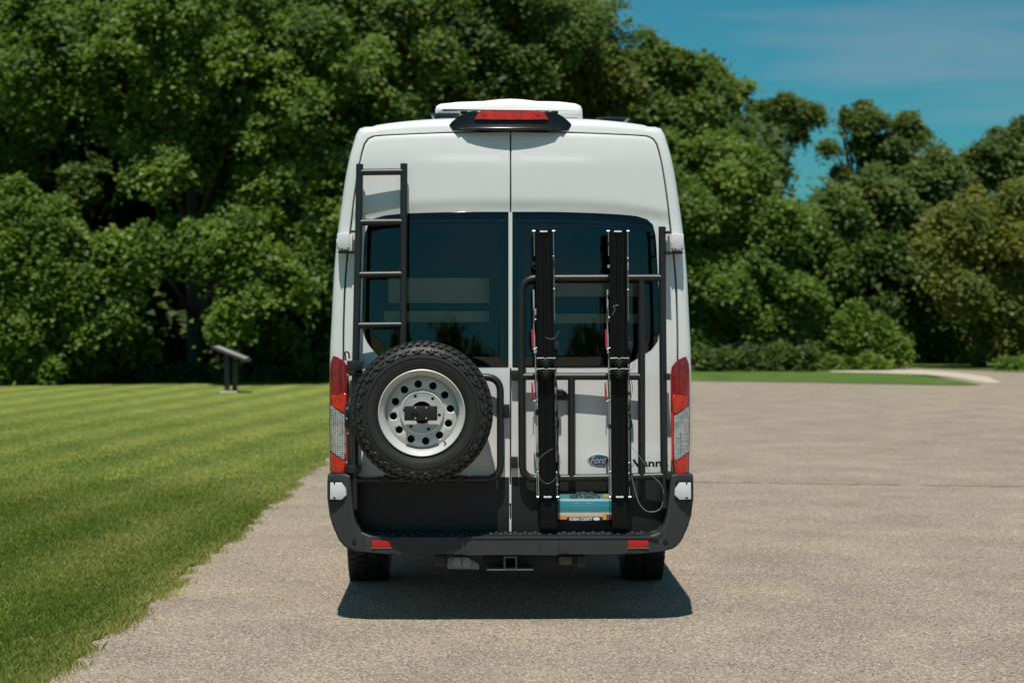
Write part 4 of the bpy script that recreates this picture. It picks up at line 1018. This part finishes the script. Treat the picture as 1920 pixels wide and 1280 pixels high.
bm = bmesh.new(); a1 = R(-52); tube(bm, [(CX + .215 * math.cos(a1), YW0 + .02, CZ + .215 * math.sin(a1)), (CX + .198 * math.cos(a1), YW0 + .01, CZ + .198 * math.sin(a1))], .004, 8); fin(bm, 'valve', M['black'], rim)

# ---------------------------------------------------------------- tubular rack on the right door
rk = empty('tubular_rack', (P(1110, 900, YL).x, YL, .75)); rk.parent = van; rk.location = rk.location - van.location
YR = .090
fin(rail([(1241, 520.5), (978.5, 521.5), (978, 700), (979, 897), (1020, 896), (1150, 894.5), (1246, 891.5)], YR, TR, .085, 8), 'frame_tube', M['tube'], rk)
fin(rail([(1241.5, 425), (1242.5, 600), (1244.5, 800), (1246.5, 952)], YR), 'pole', M['tube'], rk)
fin(rail([(1202.5, 522), (1203, 891)], YR), 'upright', M['tube'], rk)
fin(rail([(1071.5, 705.5), (1071.5, 894)], YR), 'upright', M['tube'], rk)
fin(rail([(980, 705.5), (1203, 705.5)], YR), 'crossbar', M['tube'], rk)
for (x0, y0, x1, y1) in ((1246, 434, 1257, 438), (1247, 473, 1258, 477), (1248, 884, 1262, 898), (1247, 700, 1256, 712)):
    bm = bmesh.new(); pbox(bm, x0, y0, x1, y1, .08, .05, .14, .002); fin(bm, 'mounting_bracket', M['tube'], rk)
# ---------------------------------------------------------------- bike trays
def bike_tray(xt, xb, label, sx):
    """vertical wheel tray: xt centre at the top, xb centre at the bottom (photo pixels)"""
    YB = .02
    def q(dx_, y_, Y=YB): f_ = (y_ - 432) / 500; return P(xt + (xb - xt) * f_ + dx_, y_, Y)
    b0_ = q(0, 935); t = empty('bike_tray', b0_); tag(t, label, 'bike tray', 'bike trays on the right rear door')
    bm = bmesh.new()
    prof = [(-16, 0), (-16, -.045), (-13.5, -.045), (-12.5, -.012), (-3, -.012), (-2, -.020), (2, -.020), (3, -.012), (12.5, -.012), (13.5, -.045), (16, -.045), (16, 0)]
    rows = []
    for y_ in (431, 932):
        rows.append([bm.verts.new(q(a_, y_) + Vector((0, dy, 0))) for a_, dy in prof])
    for i in range(len(prof)): bm.faces.new((rows[0][i], rows[0][(i + 1) % 12], rows[1][(i + 1) % 12], rows[1][i]))
    bm.faces.new(rows[0]); bm.faces.new(rows[1]); fin(bm, 'channel', M['chan'], t, smooth=False)
    for y_ in (434, 930.5):
        bm = bmesh.new(); a_ = q(-7, y_ - 1.4); b_ = q(7, y_ + 1.4); box(bm, a_.x, b_.x, YB - .0215, YB - .012, b_.z, a_.z); fin(bm, 'end_slot', M['wh'], t)
        for s in (-1, 1):
            bm = bmesh.new(); c_ = q(s * 18.5, y_); tube(bm, [c_ + Vector((-s * .012, -.03, 0)), c_ + Vector((s * .007, -.03, 0))], .0048, 10); fin(bm, 'bolt', M['chrome'], t)
    for y_ in (483, 543, 597, 668, 692, 868, 884):
        for s in (-1, 1):
            if (y_ * 7 + s) % 5 == 0: continue
            bm = bmesh.new(); c_ = q(s * 17.5, y_ + random.uniform(-2, 2)); rr_ = random.uniform(.004, .0075)
            bmesh.ops.create_icosphere(bm, subdivisions=2, radius=rr_, matrix=Matrix.Translation(c_ + Vector((0, -.035, 0)))); tube(bm, [c_ + Vector((-s * .012, -.03, 0)), c_ + Vector((s * .005, -.03, 0))], .004, 8); fin(bm, 'knob', M['chrome'], t)
    # side rods
    for dx_, y0_, y1_, m_, r_ in ((-18, 434, 480, 'steel', .0025), (18, 434, 600, 'steel', .0022), (-20.5, 543, 662, 'chrome', .0048), (-19, 665, 760, 'steel', .004), (-16.5, 716, 930, 'chrome', .0035), (-20, 700, 930, 'steel', .0022), (18, 690, 930, 'steel', .0025), (20.5, 760, 900, 'tube', .004)):
        bm = bmesh.new(); tube(bm, [q(dx_, y0_) + Vector((0, -.035, 0)), q(dx_, y1_) + Vector((0, -.035, 0))], r_, 8); fin(bm, 'rod', M[m_], t)
    for y0_, y1_, dx_ in ((617, 653, -24.5), (716, 750, -26)):
        bm = bmesh.new(); tube(bm, [q(dx_, y0_) + Vector((0, -.04, 0)), q(dx_ + .6, (y0_ + y1_) / 2) + Vector((0, -.045, 0)), q(dx_ + 1, y1_) + Vector((0, -.04, 0))], [.0035, .0065, .0055], 10); fin(bm, 'quick_release_lever', M['redlever'], t)
        bm = bmesh.new(); tube(bm, [q(dx_ + 1, y1_ + 2) + Vector((0, -.04, 0)), q(-15, y1_ - 2) + Vector((0, -.035, 0))], .004, 8); fin(bm, 'lever_pivot', M['chrome'], t)
    bm = bmesh.new(); tube(bm, [q(-24, 780) + Vector((0, -.03, 0)), q(-25, 815) + Vector((0, -.035, 0))], [.004, .003], 8); fin(bm, 'hook', M['steel'], t)
    # wheel cradles with bright edges
    for y_ in (671, 691):
        bm = bmesh.new(); 
        tube(bm, [q(-17, y_) + Vector((0, -.055, 0)), q(-4, y_ - .6) + Vector((0, -.06, 0)), q(0, y_ + 1.2) + Vector((0, -.055, 0)), q(4, y_ - .6) + Vector((0, -.06, 0)), q(18, y_) + Vector((0, -.055, 0))], .0032, 8); cr_ = fin(bm, 'cradle_edge', M['chrome'], t)
        bm = prism([(v.x, v.z) for v in (q(-17, y_ + 1), q(17, y_ + 1), q(17, y_ + 7), q(10, y_ + 12), q(6, y_ + 18), q(0, y_ + 21), q(-6, y_ + 18), q(-10, y_ + 12), q(-17, y_ + 7))], YB - .058, YB - .01, .003); fin(bm, 'cradle', M['chan'], t)
        bm = prism([(v.x, v.z) for v in (q(-9, y_ + 3), q(9, y_ + 3), q(0, y_ + 17))], YB - .064, YB - .05, .002); fin(bm, 'cradle_wedge', M['clad'], t)
    # mounting brackets onto the rack, foot below the tray
    for y_ in (522, 705, 895):
        bm = bmesh.new(); a_ = q(-14, y_ - 10); b_ = q(14, y_ + 10); box(bm, a_.x, b_.x, YB - .002, YR + .01, b_.z, a_.z, .004); fin(bm, 'clamp', M['tube'], t)
    bm = bmesh.new(); a_ = q(-14, 934); b_ = q(17, 990); box(bm, a_.x, b_.x, .02, .145, b_.z, a_.z, .004); fin(bm, 'foot', M['chan'], t)
    # brake hose loops, damper bodies, ratchets along the right side
    bm = bmesh.new(); a_ = q(16, 640); b_ = q(25, 655); box(bm, a_.x, b_.x, -.05, -.02, b_.z, a_.z, .004); tube(bm, [q(20, 655) + Vector((0, -.02, 0)), q(20, 672) + Vector((0, -.02, 0))], .006); fin(bm, 'ratchet', M['clad'], t)
    bm = bmesh.new(); a_ = q(18, 785); b_ = q(23, 800); box(bm, a_.x, b_.x, -.05, -.03, b_.z, a_.z, .003); fin(bm, 'strap_buckle', M['black'], t)
    rr2 = random.Random(int(xt))
    for i_ in range(16):
        y_ = rr2.choice((455, 500, 560, 585, 630, 660, 682, 715, 735, 770, 800, 830, 850, 875, 905, 918)) + rr2.uniform(-6, 6); s_ = rr2.choice((-1, 1)); w2, h2 = rr2.uniform(1.5, 3.2), rr2.uniform(2, 8)
        bm = bmesh.new(); a_ = q(s_ * 18 - w2, y_ - h2); b_ = q(s_ * 18 + w2, y_ + h2); box(bm, a_.x, b_.x, -.02, .012, b_.z, a_.z, .002)
        fin(bm, rr2.choice(('buckle', 'link', 'spring_clip')), M[rr2.choice(('black', 'clad', 'clad', 'steel'))], t)
    for s_, y0_, y1_ in ((1, 640, 700), (1, 700, 790), (-1, 690, 760), (1, 800, 900), (-1, 560, 640)):
        bm = bmesh.new(); tube(bm, catmull([q(s_ * 17, y0_) + Vector((0, -.03, 0)), q(s_ * 21, y0_ * .7 + y1_ * .3) + Vector((0, -.04, 0)), q(s_ * 19.5, y0_ * .3 + y1_ * .7) + Vector((0, -.045, 0)), q(s_ * 17, y1_) + Vector((0, -.03, 0))], 5), .0024, 6); fin(bm, 'cable', M['black'], t)
    for lp in sx:
        bm = bmesh.new(); tube(bm, catmull([P(a_, b_, -.06) for a_, b_ in lp[0]], 6), lp[1], 6); fin(bm, 'cable', M[lp[2]], t)
bike_tray(1019, 1026.5, 'left of the two black upright bike trays, beside the centre of the doors',
          [([(1040, 700), (1045, 760), (1042, 820), (1046, 850)], .002, 'tube'), ([(1037, 840), (1015, 855), (1009, 872), (1012, 895), (1025, 906), (1038, 900), (1048, 880), (1051, 862), (1046, 846)], .0009, 'steel'), ([(1022, 632), (1032, 635), (1042, 632), (1048, 620)], .0009, 'steel')])
bike_tray(1158, 1161.5, 'right of the two black upright bike trays, nearest the tall black pole',
          [([(1182, 835), (1195, 850), (1208, 868), (1222, 890), (1238, 906), (1245, 925)], .0014, 'steel'), ([(1184, 892), (1190, 915), (1197, 940), (1210, 956), (1225, 959), (1238, 953), (1243, 940)], .002, 'steel'),
           ([(1183, 712), (1186, 725), (1184, 742), (1180, 760), (1181, 800)], .0016, 'tube'), ([(1180, 700), (1186, 690), (1190, 678)], .0012, 'steel'), ([(1148, 590), (1153, 580), (1150, 574), (1160, 572)], .0014, 'steel')])

# ---------------------------------------------------------------- number plate, badge, lettering
def text(body, px, py, h_px, w_px, Y, m, parent, name='lettering', bold=0, shear=0):
    cu = bpy.data.curves.new('t', 'FONT'); cu.body = body; cu.size = 1; cu.extrude = .02; cu.offset = bold; cu.shear = shear; cu.align_x = 'LEFT'; cu.resolution_u = 4
    o_ = bpy.data.objects.new('t', cu); me = bpy.data.meshes.new_from_object(o_); bpy.data.objects.remove(o_)
    co = np.zeros(len(me.vertices) * 3); me.vertices.foreach_get('co', co); co = co.reshape(-1, 3)
    mn, mx_ = co.min(0), co.max(0); a_ = P(px, py, Y); b_ = P(px + w_px, py + h_px, Y)
    nx = a_.x + (co[:, 0] - mn[0]) / (mx_[0] - mn[0]) * (b_.x - a_.x); nz_ = b_.z + (co[:, 1] - mn[1]) / (mx_[1] - mn[1]) * (a_.z - b_.z)
    ny = Y + (-(co[:, 2] - mn[2]) / max(1e-6, mx_[2] - mn[2])) * .0012
    me.vertices.foreach_set('co', np.stack([nx, ny, nz_], 1).ravel()); me.update(); me.name = name
    me.materials.clear(); return obj(name, me, m, parent)
YP = .104
plt = empty('licence_plate', (P(1096, 976, YP).x, YP, P(1096, 976, YP).z)); plt.parent = van; plt.location = plt.location - van.location
bm = bmesh.new(); pbox(bm, 1044, 920.5, 1148.5, 977, YP, YP, YP + .045, .003); fr = fin(bm, 'plate_frame', M['black'], plt)
def strip(x0, y0, x1, y1, col, nm, dy=.001, rough=.35):
    bm = bmesh.new(); a_ = P(x0, y0, YP); b_ = P(x1, y1, YP); box(bm, a_.x, b_.x, YP - dy, YP + .001, b_.z, a_.z); return fin(bm, nm, mat('plate_' + nm, col, rough, var=(20, .12)), fr)
strip(1046.5, 926, 1146.5, 934.5, (.09, .30, .33), 'top_band', .0010); strip(1046.5, 934.5, 1146.5, 939, (.42, .62, .66), 'light_band', .0012)
strip(1046.5, 939, 1146.5, 950, (.03, .26, .36), 'sky_band', .0011); strip(1046.5, 950, 1146.5, 960, (.035, .20, .24), 'lower_sky_band', .0013)
strip(1046.5, 960, 1146.5, 966, (.62, .48, .34), 'horizon_band', .0012); strip(1046.5, 966, 1063, 973, (.62, .28, .10), 'field_left', .0011); strip(1063, 966, 1130, 969, (.50, .40, .34), 'field_middle', .0012)
strip(1130, 962, 1139, 973.5, (.62, .36, .05), 'sunset_patch', .0016); strip(1137, 964, 1146.5, 974, (.16, .05, .06), 'rock_patch', .0018)
strip(1131, 925.5, 1142, 932, (.50, .42, .05), 'registration_sticker', .0018)
strip(1076, 942, 1086, 944.5, (.20, .30, .42), 'cloud_mark', .0016); strip(1098, 942, 1110, 944.5, (.20, .30, .42), 'cloud_mark', .0016)
strip(1064, 968.5, 1130, 976, (.012, .012, .016), 'frame_tab', .002)
text('NORTH DAKOTA', 1068, 926.5, 7.2, 57, YP - .002, M['ink'], fr, bold=.02)
text('ROSEAU, MN', 1081, 921.2, 3.4, 31, YP - .001, mat('grey_print', (.35, .36, .36), .5), fr)
text('ROSEAU COUNTY', 1068, 969.3, 6, 43, YP - .0025, M['wh'], fr, bold=.03)
bm = bmesh.new(); c_ = P(1118.5, 972.3, YP); lathe(bm, [(.001, YP - .0035), (.0095, YP - .003), (.010, YP - .002)], 0, 0, 24)
for v in bm.verts: v.co.x = v.co.x * 1.9 + c_.x; v.co.z = v.co.z * .9 + c_.z
fin(bm, 'oval_mark', M['wh'], fr)
# badge
c_ = P(1122.5, 862.5, .14); bd = empty('badge', (c_.x, .14, c_.z)); bd.parent = van; bd.location = bd.location - van.location
yb0 = ydoor(c_.x, c_.z)
def oval(f_, y0_, y1_, m_, nm, par):
    bm = bmesh.new(); lathe(bm, [(.0005, y0_ - .002), (.8 * f_, y0_ - .0015), (f_, y0_), (f_ * 1.02, y1_)], 0, 0, 48)
    for v in bm.verts: v.co.x = v.co.x * .064 + c_.x; v.co.z = v.co.z * .0335 + c_.z
    return fin(bm, nm, m_, par, ang=60)
ov = oval(1, yb0 - .008, yb0, M['chrome'], 'badge_rim', bd)
oval(.88, yb0 - .0095, yb0 - .005, mat('badge_blue', (.015, .06, .13), .15, coat=1), 'badge_face', ov)
text('Ford', 1107, 855.5, 13, 31, yb0 - .0125, M['chrome'], ov, shear=.4, bold=.0)
yv = ydoor(P(1215, 868, .16).x, P(1215, 868, .16).z) - .0008
vt = text('Vanna', 1186, 861, 13.4, 68, .16, M['ink'], rd_, bold=.03)
for v in vt.data.vertices: v.co.y = ydoor(v.co.x, v.co.z) - .0055 + (.001 if v.co.y > .1595 else 0)
print('LEAVES', NL)
bpy.context.view_layer.update()
tot = sum(len(o.data.polygons) for o in bpy.data.objects if o.type == 'MESH'); print('FACES', tot)
